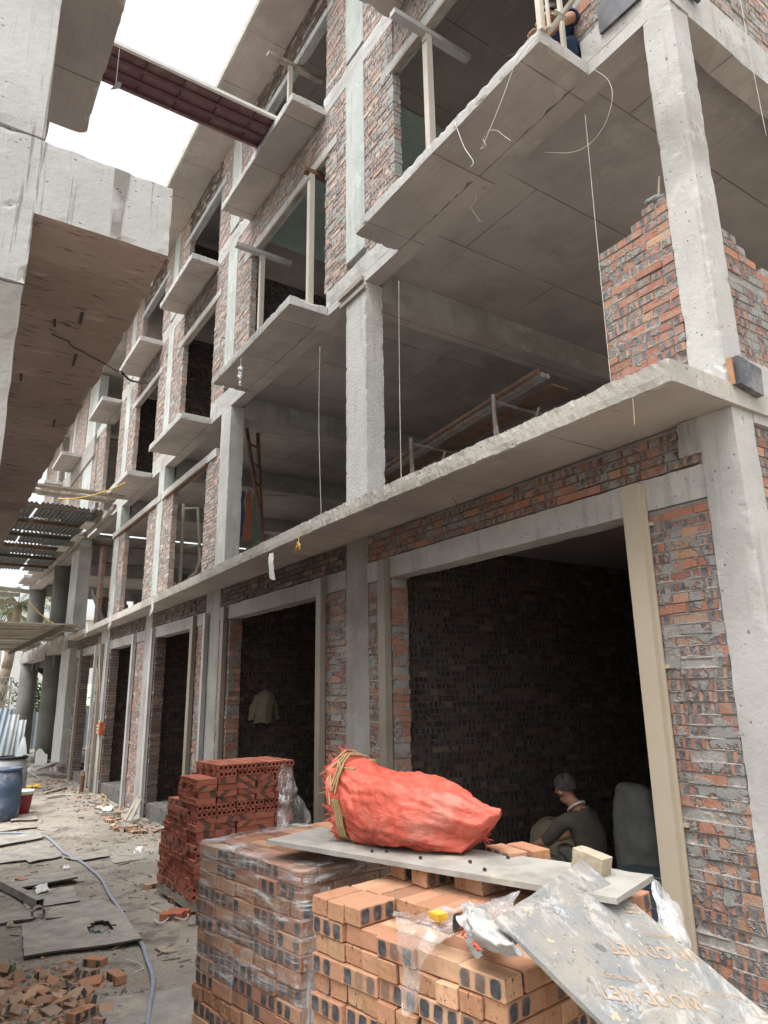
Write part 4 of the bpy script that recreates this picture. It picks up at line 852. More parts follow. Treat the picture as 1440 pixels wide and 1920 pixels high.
def sag(a, b, n, drop, jig=0, seed=0):
    a, b = Vector(a), Vector(b); return [a.lerp(b, i/n)-Vector((0, 0, drop*4*(i/n)*(1-i/n)))+noise.noise_vector(Vector((i*.9+seed, 2, 1)))*jig for i in range(n+1)]
Y_ = lambda px, py, Y: tuple(onY(px, py, Y))
string('plumb_line', [Y_(600, 650, -.05), Y_(598, 800, -.05), (onY(604, 975, -.05).x, -.05, 4.03)], .005, 'string', 'plumb line hanging to the slab left of the middle column', 'string')
string('plumb_line', [Y_(748, 527, .05), Y_(749, 700, .05), (onY(752, 895, .05).x, .05, 4.2)], .005, 'string', 'plumb line hanging right of the middle column onto its few bricks', 'string')
string('plumb_line', [Y_(1097, 215, .0), Y_(1122, 477, -.015), (onY(1147, 735, -.015).x, -.015, 4.03)], .0032, 'string', 'plumb line along the left edge of the half built corner wall', 'string')
string('plumb_line', [onX(1388, 0, -2.1), onX(1410, 120, -2.1), onX(1437, 255, -2.1)], .003, 'string', 'white string hanging at the upper right edge in front of the side wall', 'string')
string('twine', [Y_(1012, 62, -.61), Y_(972, 108, -.62), Y_(940, 190, -.62), Y_(907, 270, -.62), Y_(902, 278, -.60), Y_(911, 274, -.62), Y_(906, 262, -.63)], .004, 'string', 'knotted white cord hanging from the right end of the upper right balcony', 'cord')
string('twine', [Y_(905, 262, -.61), Y_(915, 246, -.63), Y_(932, 245, -.62), Y_(945, 255, -.61), Y_(958, 264, -.61)], .003, 'string', 'short curled white cord end beside the knotted cord', 'cord')
string('twine', [Y_(853, 230, -.61), Y_(870, 275, -.62), Y_(887, 302, -.62), Y_(883, 313, -.62)], .0045, 'string', 'short straight cord with a hook end under the front edge of the upper right balcony', 'cord')
string('twine', [Y_(888, 352, -.1), Y_(893, 372, -.12), Y_(884, 388, -.12), Y_(893, 405, -.12), Y_(901, 416, -.12)], .003, 'string', 'crooked white thread under the inner edge of the upper right balcony', 'thread')
pts = [Y_(1110, 128, -.1), Y_(1140, 150, -.15), Y_(1148, 185, -.2), Y_(1133, 235, -.2), Y_(1105, 270, -.2), Y_(1070, 286, -.2), Y_(1020, 285, -.15)]
string('wire_loop', pts, .0022, 'string', 'thin wire drooping in a wide arc beside the corner column', 'wire')
string('wire', sag(Y_(985, 82, -.5), Y_(945, 107, -.62), 6, .03), .004, 'wire', 'thin dark wire over the balcony lip beside the knotted cord', 'wire')
string('twine', [Y_(1186, 740, -.67), Y_(1188, 765, -.67), Y_(1190, 797, -.67)], .003, 'twine', 'straw coloured twine under the right end of the long slab', 'twine')
string('wire', sag(Y_(845, 925, -.2), Y_(880, 980, -.1), 8, .04, .02), .003, 'wire', 'crooked wire hanging below the long slab above the big door', 'wire')
string('wire', sag(onX(300, 100, -8.2) if False else onZ(98, 625, 4.03), onZ(226, 700, 4.04), 10, -.0, .02, 3), .004, 'wire', 'loose dark wire under the rust stained slab', 'wire')
string('cable', sag(onZ(226, 700, 4.0), Y_(310, 650, -.6), 12, .35, .03), .010, 'wire', 'dark cable drooping from the stained slab to a far balcony', 'cable')
string('yellow_rope', sag(Y_(235, 905, -.62), Y_(110, 935, -1.8), 10, .12), .018, 'yellow', 'yellow rope running above the corrugated canopy on the left', 'rope')
string('yellow_rope', sag(onX(55, 1128, -27), (-22.6, -.3, 4.1), 10, .25), .018, 'yellow', 'yellow rope crossing in front of the bare columns at far left', 'rope')
for (px, py, ln, lab) in ((238, 148, 0, ''),):
    m = MB(); a = onZ(224, 92, 7.27); m.tube([a, a+Vector((0, 0, -.38))], .004, 4); o = m.build('hanging_string', 'string', loc=a); tag(o, 'string with a pale scrap dangling from the upper left slab', 'string')
    m = MB(); p = a+Vector((0, 0, -.4)); m.face([p+Vector((-.07, -.03, .03)), p+Vector((.03, .01, .05)), p+Vector((.09, .03, -.01)), p+Vector((.07, .02, -.05))]); m.build('scrap', 'lidwhite', o)
# cloth, bottle and glove hanging from the slab edge
drape('rag', [[Y_(505, 1038, -.74), Y_(512, 1036, -.76)], [Y_(503, 1058, -.76), Y_(513, 1055, -.78)], [Y_(506, 1085, -.75), Y_(515, 1088, -.77)]], 'lidwhite', 'white rag strip hanging below the long slab', 'rag', 6, 10, .012, 12, 2)
t = thing('work_glove', 'yellow glove hanging by a cord from the edge of the long slab', 'glove', Y_(556, 1030, -.74))
m = MB(); a = onY(560, 990, -.73); b_ = onY(560, 1018, -.75); m.tube([a, b_], .006, 4); m.build('cord', 'twine', t)
m = MB()
for k, (dx, dz, r_) in enumerate(((0, -.02, .028), (-.03, -.07, .022), (-.05, -.1, .018), (.02, -.06, .018), (.05, -.05, .014), (.055, -.09, .012))):
    m.tube([b_+Vector((dx*.3, 0, dz*.3)), b_+Vector((dx, -.01, dz))], r_*.8, 6, r2=r_)
m.build('glove', 'yellow', t, smooth=True)
t = thing('plastic_bottle', 'small clear bottle dangling by a string under the middle balcony', 'bottle', Y_(452, 710, -.6))
m = MB(); a = onY(452, 672, -.6); m.tube([a, a+Vector((0, 0, -.12))], .005, 4); m.build('string', 'string', t)
m = MB(); z0 = a.z-.12
for (r0, r1, za, zb) in ((.015, .05, 0, -.05), (.05, .035, -.05, -.12), (.035, .05, -.12, -.18), (.05, .012, -.18, -.26), (.012, .03, -.26, -.33)): m.tube([(a.x, a.y, z0+za), (a.x, a.y, z0+zb)], r0, 8, r2=r1)
m.build('body', 'film_white', t, smooth=True)
for i, (px, py, lab) in enumerate(((283, 1137, 'white scrap caught under the long slab, nearer one'), (205, 1165, 'pale strip of film hanging near the far end of the long slab'), (163, 1182, 'small curled scrap at the far tip of the long slab'))):
    p = onZ(px, py-14, 3.9); drape('film_scrap', [[p, p+Vector((.12, .0, 0))], [p+Vector((.05, 0, -.2)), p+Vector((.15, .02, -.22))], [p+Vector((-.05, 0, -.3)), p+Vector((.03, 0, -.34))]], 'film_white', lab, 'scrap', 4, 6, .03, 6, i)
t = thing('mortar_bag', 'small pale bag with a trowel handle on top of the half built corner wall', 'bag', onY(1228, 382, .05)); p = onY(1230, 379, .05); m = MB()
def mbag(u, v): a_, b_ = 2*math.pi*u, math.pi*(v-.5); d = Vector((math.cos(a_)*math.cos(b_)*.085, math.sin(a_)*math.cos(b_)*.06, math.sin(b_)*.05)); return p+d*(1+.5*noise.noise(d*25))
m.grid(mbag, 16, 10, closed_u=True); m.build('bag', 'baggrey', t, smooth=True); m = MB(); m.tube([p+Vector((.03, 0, .03)), p+Vector((.055, 0, .19))], .012, 6, r2=.008); m.build('handle', 'wood_grey', t)
# ladder
LD = thing('ladder', 'brown bamboo ladder leaning inside the first floor beside the second column', 'ladder', (-12.4, 1.0, 4.02))
la, lb = onY(462, 800, .9), onY(507, 1000, .9); la2, lb2 = la+Vector((-.12, .3, 0)), lb+Vector((-.55, .15, 0))
for a, b_ in ((la, Vector((lb.x, lb.y, 4.02))), (la2, Vector((lb2.x, lb2.y, 4.02)))): m = MB(); m.tube([a, b_], .04, 7); m.build('stile', 'wood_brown', LD)
for k in range(7): f = .12+k*.13; m = MB(); m.tube([la.lerp(Vector((lb.x, lb.y, 4.02)), f), la2.lerp(Vector((lb2.x, lb2.y, 4.02)), f)], .022, 6); m.build('rung', 'wood_brown', LD)
# hanging clothes beside it
for i, (px, mat, lab) in enumerate(((452, 'cloth_blue', 'dark blue garment hanging inside beside the ladder'), (466, 'cloth_orange', 'narrow orange garment hanging inside beside the ladder'), (481, 'cloth_green', 'dull green garment hanging inside behind the ladder'))):
    p = onY(px, 935, 1.6); drape('garment', [[p+Vector((-.18, 0, .1)), p+Vector((0, -.03, .2)), p+Vector((.2, 0, .1))], [p+Vector((-.2, 0, -.4)), p+Vector((0, -.05, -.4)), p+Vector((.2, .02, -.4))], [p+Vector((-.24, 0, -.95)), p+Vector((0, -.04, -1.0)), p+Vector((.22, 0, -.95))]], mat, lab, 'clothing', 10, 12, .05, 4, i)
string('clothes_line', [onY(440, 925, 1.6), onY(540, 930, 1.6)], .008, 'wire', 'thin line the garments hang from inside the first floor', 'line')
# scaffold trestles and the pipes lying over them
def trestle(x, y, label, h=1.42, w=1.2, tall=False):
    t = thing('scaffold_trestle', label, 'scaffold', (x, y, 4.016), 'scaffold trestles on the first floor')
    for dy in (0, w): m = MB(); m.tube([(x, y+dy, 4.016), (x, y+dy, 4.016+h)], .024, 8); m.build('upright', 'scaf', t)
    for z in (.55, h-.08): m = MB(); m.tube([(x, y, 4.016+z), (x, y+w, 4.016+z)], .02, 8); m.build('rail', 'scaf', t)
    m = MB(); m.tube([(x, y+.1, 4.03), (x+.6, y+.1, 4.016+h*.75)], .014, 6); m.build('brace', 'scaf', t)
    m = MB(); m.tube([(x+.16, y, 4.016), (x-.02, y+.01, 4.016+h*.9)], .02, 6); m.build('brace', 'scaf', t)
trestle(-5.5, 1.0, 'rusty scaffold trestle nearer the corner on the first floor carrying the bundle of pipes'); trestle(-7.15, 1.0, 'scaffold trestle just right of the middle column on the first floor')
for k, (dy, dz, mm, lab) in enumerate(((0, 0, 'wood_brown', 'front brown pole of the bundle lying over the scaffold trestles'), (.09, -.01, 'scaf', 'middle steel pipe of the bundle lying over the scaffold trestles'), (.18, 0, 'scaf', 'rear steel pipe of the bundle lying over the scaffold trestles'))):
    a = onY(1010+k*9, 710+k*4, 1.05+dy); m = MB(); n = 10; m.tube([(a.x, a.y, 5.47+dz), (a.x-4.6, a.y+.5, 5.47+dz)], .032, 10); tag(m.build('scaffold_pipe', mm, loc=(a.x, a.y, 5.4)), lab, 'pole')
m = MB(); m.obox((-4.9, 1.35, 5.40), (-4.2, .3, 0), (0, .25, 0), (0, 0, .03)); tag(m.build('scaffold_plank', 'wood_brown', loc=(-5, 1.3, 5.4)), 'dark plank lying behind the pipes on the scaffold trestles', 'plank')
for i, (px, py, dx, lab) in enumerate(((1050, 806, .22, 'orange brown stick poking over the long slab edge below the trestle'), (905, 880, .2, 'short pale stick poking over the long slab edge right of the middle column'), (690, 955, .12, 'bent nail rod at the foot of the middle column'), (435, 1062, .25, 'thin stick on the slab edge by the second column'))):
    p = onY(px, py, -.45); string('stick', [(p.x-.06, p.y-.05, p.z+.02), (p.x+dx, p.y+.25, 4.03)], .009, 'freshwood' if i == 0 else 'wood', lab, 'stick')
# cream scaffold frame standing in the third bay
t = thing('scaffold_trestle', 'cream painted scaffold frame standing in the first floor opening of the third bay', 'scaffold', (-15.1, .45, 4.02))
fa, fb = onY(345, 945, .45), onY(337, 1090, .45); ga, gb = onY(363, 960, .6), onY(363, 1040, .6)
m = MB(); m.tube([(fa.x, .45, fa.z), (fb.x, .45, 4.02)], .045, 8); m.build('upright', 'cream', t)
m = MB(); m.tube([(fa.x, .45, fa.z-.12), (ga.x, .7, fa.z-.12), (gb.x, .75, 5.0), (gb.x-.1, .7, 4.75), (fb.x, .46, 4.45)], .035, 8); m.build('side_tube', 'cream', t)
m = MB(); m.tube([(fa.x, .45, 5.35), (gb.x, .73, 5.35)], .03, 8); m.build('rung', 'cream', t)
# steel formwork walkway bridging the alley
WK = thing('steel_walkway', 'rusty purple steel formwork panel bridging the gap between the two buildings against the sky', 'walkway', (-8.8, -2.2, 10.93))
m = MB(); X0, X1, Z = -9.17, -8.47, 10.935
m.box(X0, X1, -4.3, -.18, Z+.06, Z+.068); m.build('deck', 'purple', WK)
for x in (X0, X1-.012): m = MB(); m.box(x, x+.012, -4.3, -.18, Z, Z+.0595); m.build('flange', 'purple', WK)
for k in range(2): x = lerp(X0, X1, (k+1)/3); m = MB(); m.tube([(x, -4.29, Z+.03), (x, -.19, Z+.03)], .03, 6); m.build('long_rib', 'purple_rib', WK)
for k in range(8): y = lerp(-4.2, -.3, k/7); m = MB(); m.box(X0+.0125, X1-.0125, y, y+.01, Z+.012, Z+.0595); m.build('cross_rib', 'purple_rib', WK)
m = MB(); m.box(X0, X0+.05, -4.3, -.18, Z-.004, Z-.0005); m.build('flange', 'purple', WK)
m = MB(); m.box(X1+.002, X1+.05, -4.3, -.1, Z-.003, Z+.05); m.build('edge_board', 'lidwhite', WK)

# ------------------------------------------------------------------ ground
def gh(x, y):
    n = noise.noise(Vector((x*.7, y*.7, 0)))*.035+noise.noise(Vector((x*2.6, y*2.6, 4)))*.014+noise.noise(Vector((x*9, y*9, 2)))*.005
    f = sm((3-abs(y+1.2))/1.5)*sm((x+32)/6)
    return gz(x)+n*f-(.03 if y > .15 else 0)-.008
def ticks(a, b, fa, fb, st, out): 
    t = [fa+(fb-fa)*i/int((fb-fa)/st) for i in range(int((fb-fa)/st)+1)]
    return [a*1.0, (a+fa)/2, fa-(fa-a)*.12]+t+[fb+(b-fb)*.12, (b+fb)/2, b]
gx, gy = ticks(-300, 260, -24, 1, .09, 0), ticks(-260, 280, -5.2, .6, .08, 0)
m = MB(); W = len(gx); m.v = [(a, b, gh(a, b)) for b in gy for a in gx]
for j in range(len(gy)-1):
    for i in range(W-1): m.quadidx((j*W+i, j*W+i+1, (j+1)*W+i+1, (j+1)*W+i))
tag(m.build('ground', 'ground', smooth=True), kind='structure')
def G(px, py, dz=0): p = gnd(px, py); p.z = gh(p.x, p.y)+dz; return p
def sheet(corners, th, label, mats=('ply', 'ply_edge'), seed=0, lift=0.012, hole=None, tiltz=(0, 0, 0, 0), name='plywood_sheet'):
    ps = [gnd(*c_) for c_ in corners]; base = max(gh(p.x, p.y) for p in ps)
    P3 = [Vector((p.x, p.y, gh(p.x, p.y)+lift+tz)) for p, tz in zip(ps, tiltz)]
    m = MB(); n = 22; b = 0
    def at(u, v): return P3[0].lerp(P3[1], u).lerp(P3[3].lerp(P3[2], u), v)
    idx = {}
    rag = lambda t, k: noise.noise(Vector((t*9, k*7+seed, 3)))*.008+noise.noise(Vector((t*30, k*5+seed, 1)))*.004
    for j in range(n+1):
        for i in range(n+1):
            u, v = i/n, j/n; p = at(u, v)
            if i in (0, n): p = p+(P3[1]-P3[0]).normalized()*rag(v, i)
            if j in (0, n): p = p+(P3[3]-P3[0]).normalized()*rag(u, j+9)
            p.z += noise.noise(Vector((u*2.2+seed, v*2.2, 0)))*.014
            idx[i, j, 0] = len(m.v); m.v.append(tuple(p+Vector((0, 0, th)))); idx[i, j, 1] = len(m.v); m.v.append(tuple(p))
    dead = set()
    if hole:
        for j in range(n):
            for i in range(n):
                u, v = (i+.5)/n, (j+.5)/n
                if ((u-hole[0])/hole[2])**2+((v-hole[1])/hole[3])**2 < 1+.7*noise.noise(Vector((i*.8, j*.8, 1))): dead.add((i, j))
    flipn = (P3[1]-P3[0]).cross(P3[3]-P3[0]).z < 0
    def add(q, mi): m.quadidx(q[::-1] if flipn else q, mi)
    for j in range(n):
        for i in range(n):
            if (i, j) in dead: continue
            add([idx[i, j, 0], idx[i+1, j, 0], idx[i+1, j+1, 0], idx[i, j+1, 0]], 0)
            for (a, b_), (di, dj) in ((((i, j), (i+1, j)), (0, -1)), (((i+1, j), (i+1, j+1)), (1, 0)), (((i+1, j+1), (i, j+1)), (0, 1)), (((i, j+1), (i, j)), (-1, 0))):
                t_ = (i+di, j+dj)
                if not (0 <= t_[0] < n and 0 <= t_[1] < n) or t_ in dead: add([idx[(*a, 0)], idx[(*a, 1)], idx[(*b_, 1)], idx[(*b_, 0)]], 1)
    return tag(m.build(name, mats, loc=P3[3]), label, 'plywood')
sheet([(40, 1738), (222, 1711), (266, 1772), (45, 1800)], .016, 'large grey plywood sheet with a burnt hole in the foreground', seed=1, hole=(.72, .50, .12, .20), tiltz=(.0, .02, .03, .01))
sheet([(95, 1702), (195, 1690), (235, 1712), (85, 1728)], .014, 'torn plywood strip tucked behind the sheet with the hole', seed=2)
sheet([(175, 1880), (350, 1850), (380, 1925), (205, 1935)], .012, 'mud washed plywood sheet at the bottom edge beside the brick stack', seed=3, lift=.006)
sheet([(20, 1597), (78, 1582), (116, 1607), (55, 1620)], .018, 'grey plywood piece left of the hose, in the middle of the alley', seed=4)
sheet([(-30, 1602), (18, 1598), (50, 1616), (-20, 1625)], .018, 'grey plywood piece cut by the left edge of the photo', seed=5)
sheet([(120, 1610), (200, 1593), (206, 1607), (150, 1617)], .016, 'narrow plywood piece under the bend of the hose', seed=6)
sheet([(203, 1606), (268, 1588), (276, 1608), (214, 1620)], .008, 'mud covered plywood sheet just left of the red hollow brick stack', seed=7, lift=.004)
sheet([(0, 1652), (130, 1640), (145, 1657), (25, 1673)], .020, 'thick broken plywood slab with a brick lying on it', seed=8, tiltz=(0, .03, .05, .02))
sheet([(30, 1672), (135, 1662), (150, 1690), (50, 1703)], .008, 'thin light plywood sheet below the broken slab', seed=9, lift=.003)
sheet([(-20, 1575), (75, 1562), (80, 1576), (-20, 1592)], .024, 'far wooden plank across the alley by the red bucket', ('ply', 'ply_edge'), seed=10)
sheet([(-20, 1551), (62, 1545), (70, 1552), (-20, 1562)], .02, 'farthest plank lying in front of the drums', ('wood_grey', 'ply_edge'), seed=11)
sheet([(20, 1531), (68, 1523), (70, 1540), (20, 1543)], .03, 'small wooden board under the red bucket', ('wood_grey', 'ply_edge'), seed=12)
sheet([(-20, 1720), (55, 1712), (62, 1728), (-20, 1740)], .02, 'dark plywood offcut at the left edge beside the sheet with the hole', seed=13)
p = G(186, 1752, .03); drape('plastic_bag', [[p+Vector((-.06, -.03, .01)), p+Vector((.05, .02, .02))], [p+Vector((.0, -.06, .03)), p+Vector((.09, -.02, .02))]], 'palesheet', 'blue plastic bag showing through the burnt hole', 'plastic bag', 10, 10, .04, 15, 5).data.materials[0] = plain('cyan_film', (.20, .42, .48), (.3, .5, .55), .4)
sheet([(288, 1780), (303, 1776), (333, 1781), (310, 1787)], .01, 'small square of cardboard coloured wood right of the hose', ('osb', 'wood'), seed=14)
# hose
hp = [(-30, 1562), (40, 1563), (78, 1568), (102, 1585), (122, 1601), (140, 1610), (165, 1628), (190, 1652), (205, 1680), (222, 1705), (238, 1730), (250, 1752), (266, 1775), (276, 1805), (286, 1835), (285, 1865), (280, 1895), (276, 1930)]
raw = [G(*p_, .018) for p_ in hp]; pts = []
for i in range(len(raw)-1):
    a, b_, c_, d_ = raw[max(i-1, 0)], raw[i], raw[i+1], raw[min(i+2, len(raw)-1)]
    for k in range(6):
        t = k/6; v = .5*((2*b_)+(c_-a)*t+(2*a-5*b_+4*c_-d_)*t*t+(3*b_-a-3*c_+d_)*t**3); v.z = max(gh(v.x, v.y)+.022, v.z); pts.append(v)
m = MB(); m.tube(pts, .0175, 8); tag(m.build('hose', 'hose', smooth=True, loc=pts[-1]), 'dusty blue lay flat hose winding down the alley', 'hose')
# steel tube, pvc piece
t = thing('square_tube', 'heavy rusty square steel tube lying at the left edge', 'steel tube', G(68, 1705))
a, b_ = G(-40, 1648, .02), G(66, 1705, .02); d = (b_-a).normalized(); n_ = Vector((-d.y, d.x, 0)).normalized(); up = Vector((0, 0, 1))
m = MB()
for (o1, w1, h1) in ((0, .005, .08), (.075, .005, .08)): m.obox(a+n_*o1, (b_-a), n_*w1, up*h1)
m.obox(a, (b_-a), n_*.08, up*.005); m.obox(a+up*.0755, (b_-a), n_*.08, up*.005); m.build('tube', 'ply', t)
m = MB(); m.obox(b_-d*.02+n_*.036, d*.02, n_*.008, up*.075); m.build('web', 'wire', t)
m = MB(); c0_ = G(70, 1722, .05); N_ = 16
for i in range(N_):
    a0, a1 = 2*math.pi*i/N_, 2*math.pi*(i+1)/N_
    for r0, r1 in ((.06, .06), (.052, .052)):
        m.face([c0_+Vector((-.05, r0*math.cos(a0), r0*math.sin(a0))), c0_+Vector((.05, r0*math.cos(a0), r0*math.sin(a0))), c0_+Vector((.05, r0*math.cos(a1), r0*math.sin(a1))), c0_+Vector((-.05, r0*math.cos(a1), r0*math.sin(a1)))])
tag(m.build('pipe_ring', 'scaf', loc=c0_), 'short grey pipe ring beside the square steel tube', 'pipe')
# bricks and rubble on the ground
gb = [((40, 1655), 20, 'whole brick lying on the broken plywood slab', .05), ((322, 1722), 60, 'front brick of the pair on the ground beside the hollow brick stack', .03), ((336, 1716), 60, 'rear brick of the pair on the ground beside the hollow brick stack', .03), ((330, 1692), 20, 'brick wedged under the hollow brick stack pallet', .03), ((285, 1665), 100, 'brick under the left end of the hollow brick stack pallet', .03), ((218, 1840), 10, 'half brick at the right edge of the rubble heap', .03), ((178, 1810), 40, 'brick lying behind the rubble heap', .03), ((205, 1540), 30, 'loose brick at the edge of the stone ring', .03), ((248, 1553), 70, 'dark brick at the end of the stone ring', .03), ((220, 1527), 5, 'brick by the white bag at the wall foot', .03)]
for (pp, an, lab, dz) in gb: one_brick(G(*pp, dz), R(an), lab, mesh=(rng.choice(HM) if 'pair' in lab else None))
r = random.Random(21)
for k in range(62):
    px, py = r.gauss(85, 75), r.gauss(1875, 26)
    if px > 225 or py > 1930 or py < 1815+abs(px-60)*.12: continue
    p = G(px, py, r.uniform(.0, .035)); one_brick(p, r.uniform(0, 6.3), 'broken brick in the rubble heap at the bottom left', mesh=r.choice(BRK+BRK+BM[:2]), tilt=r.uniform(-.5, .5), roll=r.uniform(-.6, .6), group='broken bricks in the bottom left rubble heap', name='broken_brick', cat='broken brick')
m = MB(); ico = []
bm = bmesh.new(); bmesh.ops.create_icosphere(bm, subdivisions=1, radius=1); IV = [v.co.copy() for v in bm.verts]; IF = [[v.index for v in f.verts] for f in bm.faces]; bm.free()
def pebble(m, p, s, r, mi):
    b = len(m.v); sc_ = Vector((r.uniform(.6, 1.5), r.uniform(.6, 1.3), r.uniform(.35, .8)))*s; ro = Matrix.Rotation(r.uniform(0, 6.3), 3, 'Z') @ Matrix.Rotation(r.uniform(-.5, .5), 3, 'X')
    for v in IV: q_ = ro @ Vector((v.x*sc_.x, v.y*sc_.y, v.z*sc_.z)); m.v.append(tuple(p+q_*(1+.35*noise.noise(v*2+p*7))))
    for f in IF: m.quadidx([b+i for i in f], mi)
for k in range(900):
    px, py = r.gauss(90, 85), r.gauss(1872, 34)
    if px > 260 or py > 1940 or py < 1790: continue
    p = G(px, py, .0); pebble(m, p, r.uniform(.008, .035), r, r.choice((0, 0, 1, 1, 2)))
for k in range(1500):
    p = Vector((r.uniform(-17, -4.5), r.uniform(-3.6, .0), 0)); p.z = gh(p.x, p.y); pebble(m, p, r.choice((.006, .008, .01, .014, .02)), r, r.choice((0, 0, 1, 2)))
for k in range(500):
    p = Vector((r.uniform(-24, -13), r.gauss(-.35, .3), 0)); p.z = gh(p.x, p.y); pebble(m, p, r.uniform(.015, .06), r, r.choice((0, 1, 2, 2)))
for k in range(260):
    p = Vector((r.uniform(-16, -5), r.uniform(-3.5, -.1), 0)); p.z = gh(p.x, p.y)+.006; a_ = r.uniform(0, 6.3); d = Vector((math.cos(a_), math.sin(a_), r.uniform(-.05, .12)))*r.uniform(.04, .22); n_ = Vector((-d.y, d.x, 0)).normalized()*r.uniform(.005, .022); m.obox(p, d, n_, (0, 0, r.uniform(.003, .01)), r.choice((0, 2, 2, 3, 4)))
M['rub3'] = plain('pale_scrap', (.52, .50, .46), (.4, .38, .35), .9, 9); M['rub4'] = plain('splinter', (.36, .28, .19), (.26, .2, .14), .9, 9)
M['rub0'] = plain('grey_rubble', (.30, .27, .23), (.22, .2, .17), .95, 9, .5); M['rub1'] = plain('brick_rubble', (.42, .24, .15), (.34, .18, .11), .95, 9, .5); M['rub2'] = plain('dark_rubble', (.16, .13, .11), (.1, .085, .07), .95, 9, .5)
tag(m.build('rubble', ('rub0', 'rub1', 'rub2', 'rub3', 'rub4')), 'small stones, splinters and crushed brick strewn over the alley floor', 'rubble', kind='stuff')
ring = MB()
for k in range(30):
    a_ = math.pi*(.05+.95*k/29); px, py = 250+52*math.cos(a_)*-1, 1550+14*math.sin(a_); p = G(px+12, py-2, .02); one_brick(p, r.uniform(0, 6), 'mortar lump in the low ring of stones near the wall foot', mesh=r.choice(BRK), tilt=r.uniform(-.3, .3), group='mortar lumps in the stone ring', name='mortar_lump', cat='mortar lump') if k % 2 == 0 else None
# small rubbish
def litter(px, py, w, mat, lab, cat='litter', dz=.02, seed=0, amp=.05):
    p = G(px, py, dz); drape('litter', [[p+Vector((-w, -w*.5, 0)), p+Vector((0, -w*.3, .03)), p+Vector((w, -w*.4, 0))], [p+Vector((-w*.8, w*.4, .02)), p+Vector((0, w*.5, .06)), p+Vector((w, w*.6, .01))]], mat, lab, cat, 14, 14, amp, 7, seed)
litter(195, 1520, .28, 'lidwhite', 'white plastic bag lying at the wall foot', 'plastic bag', seed=1, amp=.08); litter(255, 1597, .14, 'film_white', 'clear plastic bag on the muddy sheet by the hollow bricks', 'plastic bag', seed=2); litter(120, 1630, .08, 'film_white', 'small clear plastic scrap left of the hose', seed=3, amp=.03); litter(18, 1826, .07, 'leaf', 'pale green scrap above the rubble heap', seed=4, amp=.03); litter(75, 1672, .15, 'lidwhite', 'thin white paper strip by the broken plywood slab', seed=5, amp=.03); litter(18, 1738, .05, 'osb', 'round cream scrap at the left edge', seed=6, amp=.02)
for i, (pts_, lab) in enumerate((([(280, 1705), (300, 1712), (318, 1722), (300, 1735), (290, 1728)], 'tangle of white strapping band by the brick pair'), ([(318, 1722), (345, 1728), (352, 1718), (330, 1712)], 'white strapping band end under the brick pair'), ([(235, 1808), (255, 1812), (268, 1822), (250, 1830)], 'thin wire tangle right of the hose'), ([(10, 1645), (80, 1646), (140, 1642)], 'yellow string over the broken plywood slab'), ([(45, 1690), (85, 1680), (115, 1664)], 'yellow straw stick on the thin sheet'))):
    string('strap', [G(*q_, .03) for q_ in pts_], .007 if i < 2 else .005, 'string' if i < 3 else 'twine', lab, 'strap')
# timber at the wall foot, yellow cable, tools
for i, ((a_, b_), w, lab) in enumerate(((((236, 1540), (262, 1495)), .06, 'left plank leaning at the foot of the fourth brick pier'), (((246, 1542), (266, 1500)), .08, 'right plank leaning at the foot of the fourth brick pier'), (((185, 1530), (225, 1528)), .06, 'short timber lying beside the white bag'), (((85, 1490), (125, 1480)), .1, 'broad plank lying by the round pier'), (((88, 1498), (122, 1494)), .1, 'narrow plank lying by the round pier'))):
    A_, B_ = G(*a_, .02), G(*b_, .03); 
    if i < 2: B_ = onY(*b_, -.12)
    d = B_-A_; n_ = Vector((-d.y, d.x, 0)).normalized(); m = MB(); m.obox(A_, d, n_*w, Vector((0, 0, .03))); tag(m.build('timber', 'wood_grey', loc=A_), lab, 'timber')
string('yellow_cable', [Y_(186, 1350, -.12), Y_(186, 1400, -.14), G(182, 1485, .02), G(190, 1480, .03), G(205, 1482, .03), G(215, 1488, .02)], .014, 'yellow', 'yellow cable hanging at the third far door and lying on the ground', 'cable')
string('yellow_cable', [G(192, 1515, .03), G(198, 1500, .1), G(190, 1492, .04)], .014, 'yellow', 'yellow cable loop beside the white bag', 'cable')
string('yellow_cable', [G(290, 1530, .03), G(298, 1520, .12), G(306, 1524, .1), G(300, 1510, .2)], .014, 'yellow', 'yellow cable coil at the foot of the pier beside the hollow bricks', 'cable')
string('light_cable', [Y_(186, 1195, -.1), Y_(187, 1280, -.16), Y_(186, 1350, -.12)], .012, 'twine', 'thin pale cable hanging down to the orange plug box', 'cable')
m = MB(); p = onY(189, 1366, -.14); m.cbox(p.x-.09, p.x+.09, p.y-.05, p.y+.05, p.z-.16, p.z+.16, seg=.05, amp=.01, chip=.01); o = m.build('plug_box', 'orange', loc=p); tag(o, 'orange plug box hanging on the third far door post', 'plug box')
for k in range(3): m = MB(); m.tube([p+Vector((-.09, -.03, -.08+.08*k)), p+Vector((-.17, -.05, -.1+.08*k))], .025, 6); m.build('plug', 'lidwhite', o)
m = MB(); p = G(152, 1487); m.tube([p, p+Vector((.02, 0, .42)), p+Vector((-.06, 0, .5)), p+Vector((-.12, 0, .46))], .055, 9); tag(m.build('standpipe', 'wood_brown', loc=p), 'short rusty bent standpipe at the far door', 'pipe')
p = G(52, 1480); m = MB()
for k in range(14): pebble(m, p+Vector((r.uniform(-.3, .3), r.uniform(-.3, .3), .05)), r.uniform(.04, .09), r, 0)
tag(m.build('yellow_rag', 'yellow', loc=p), 'yellow rag among the debris by the round columns', 'rag')
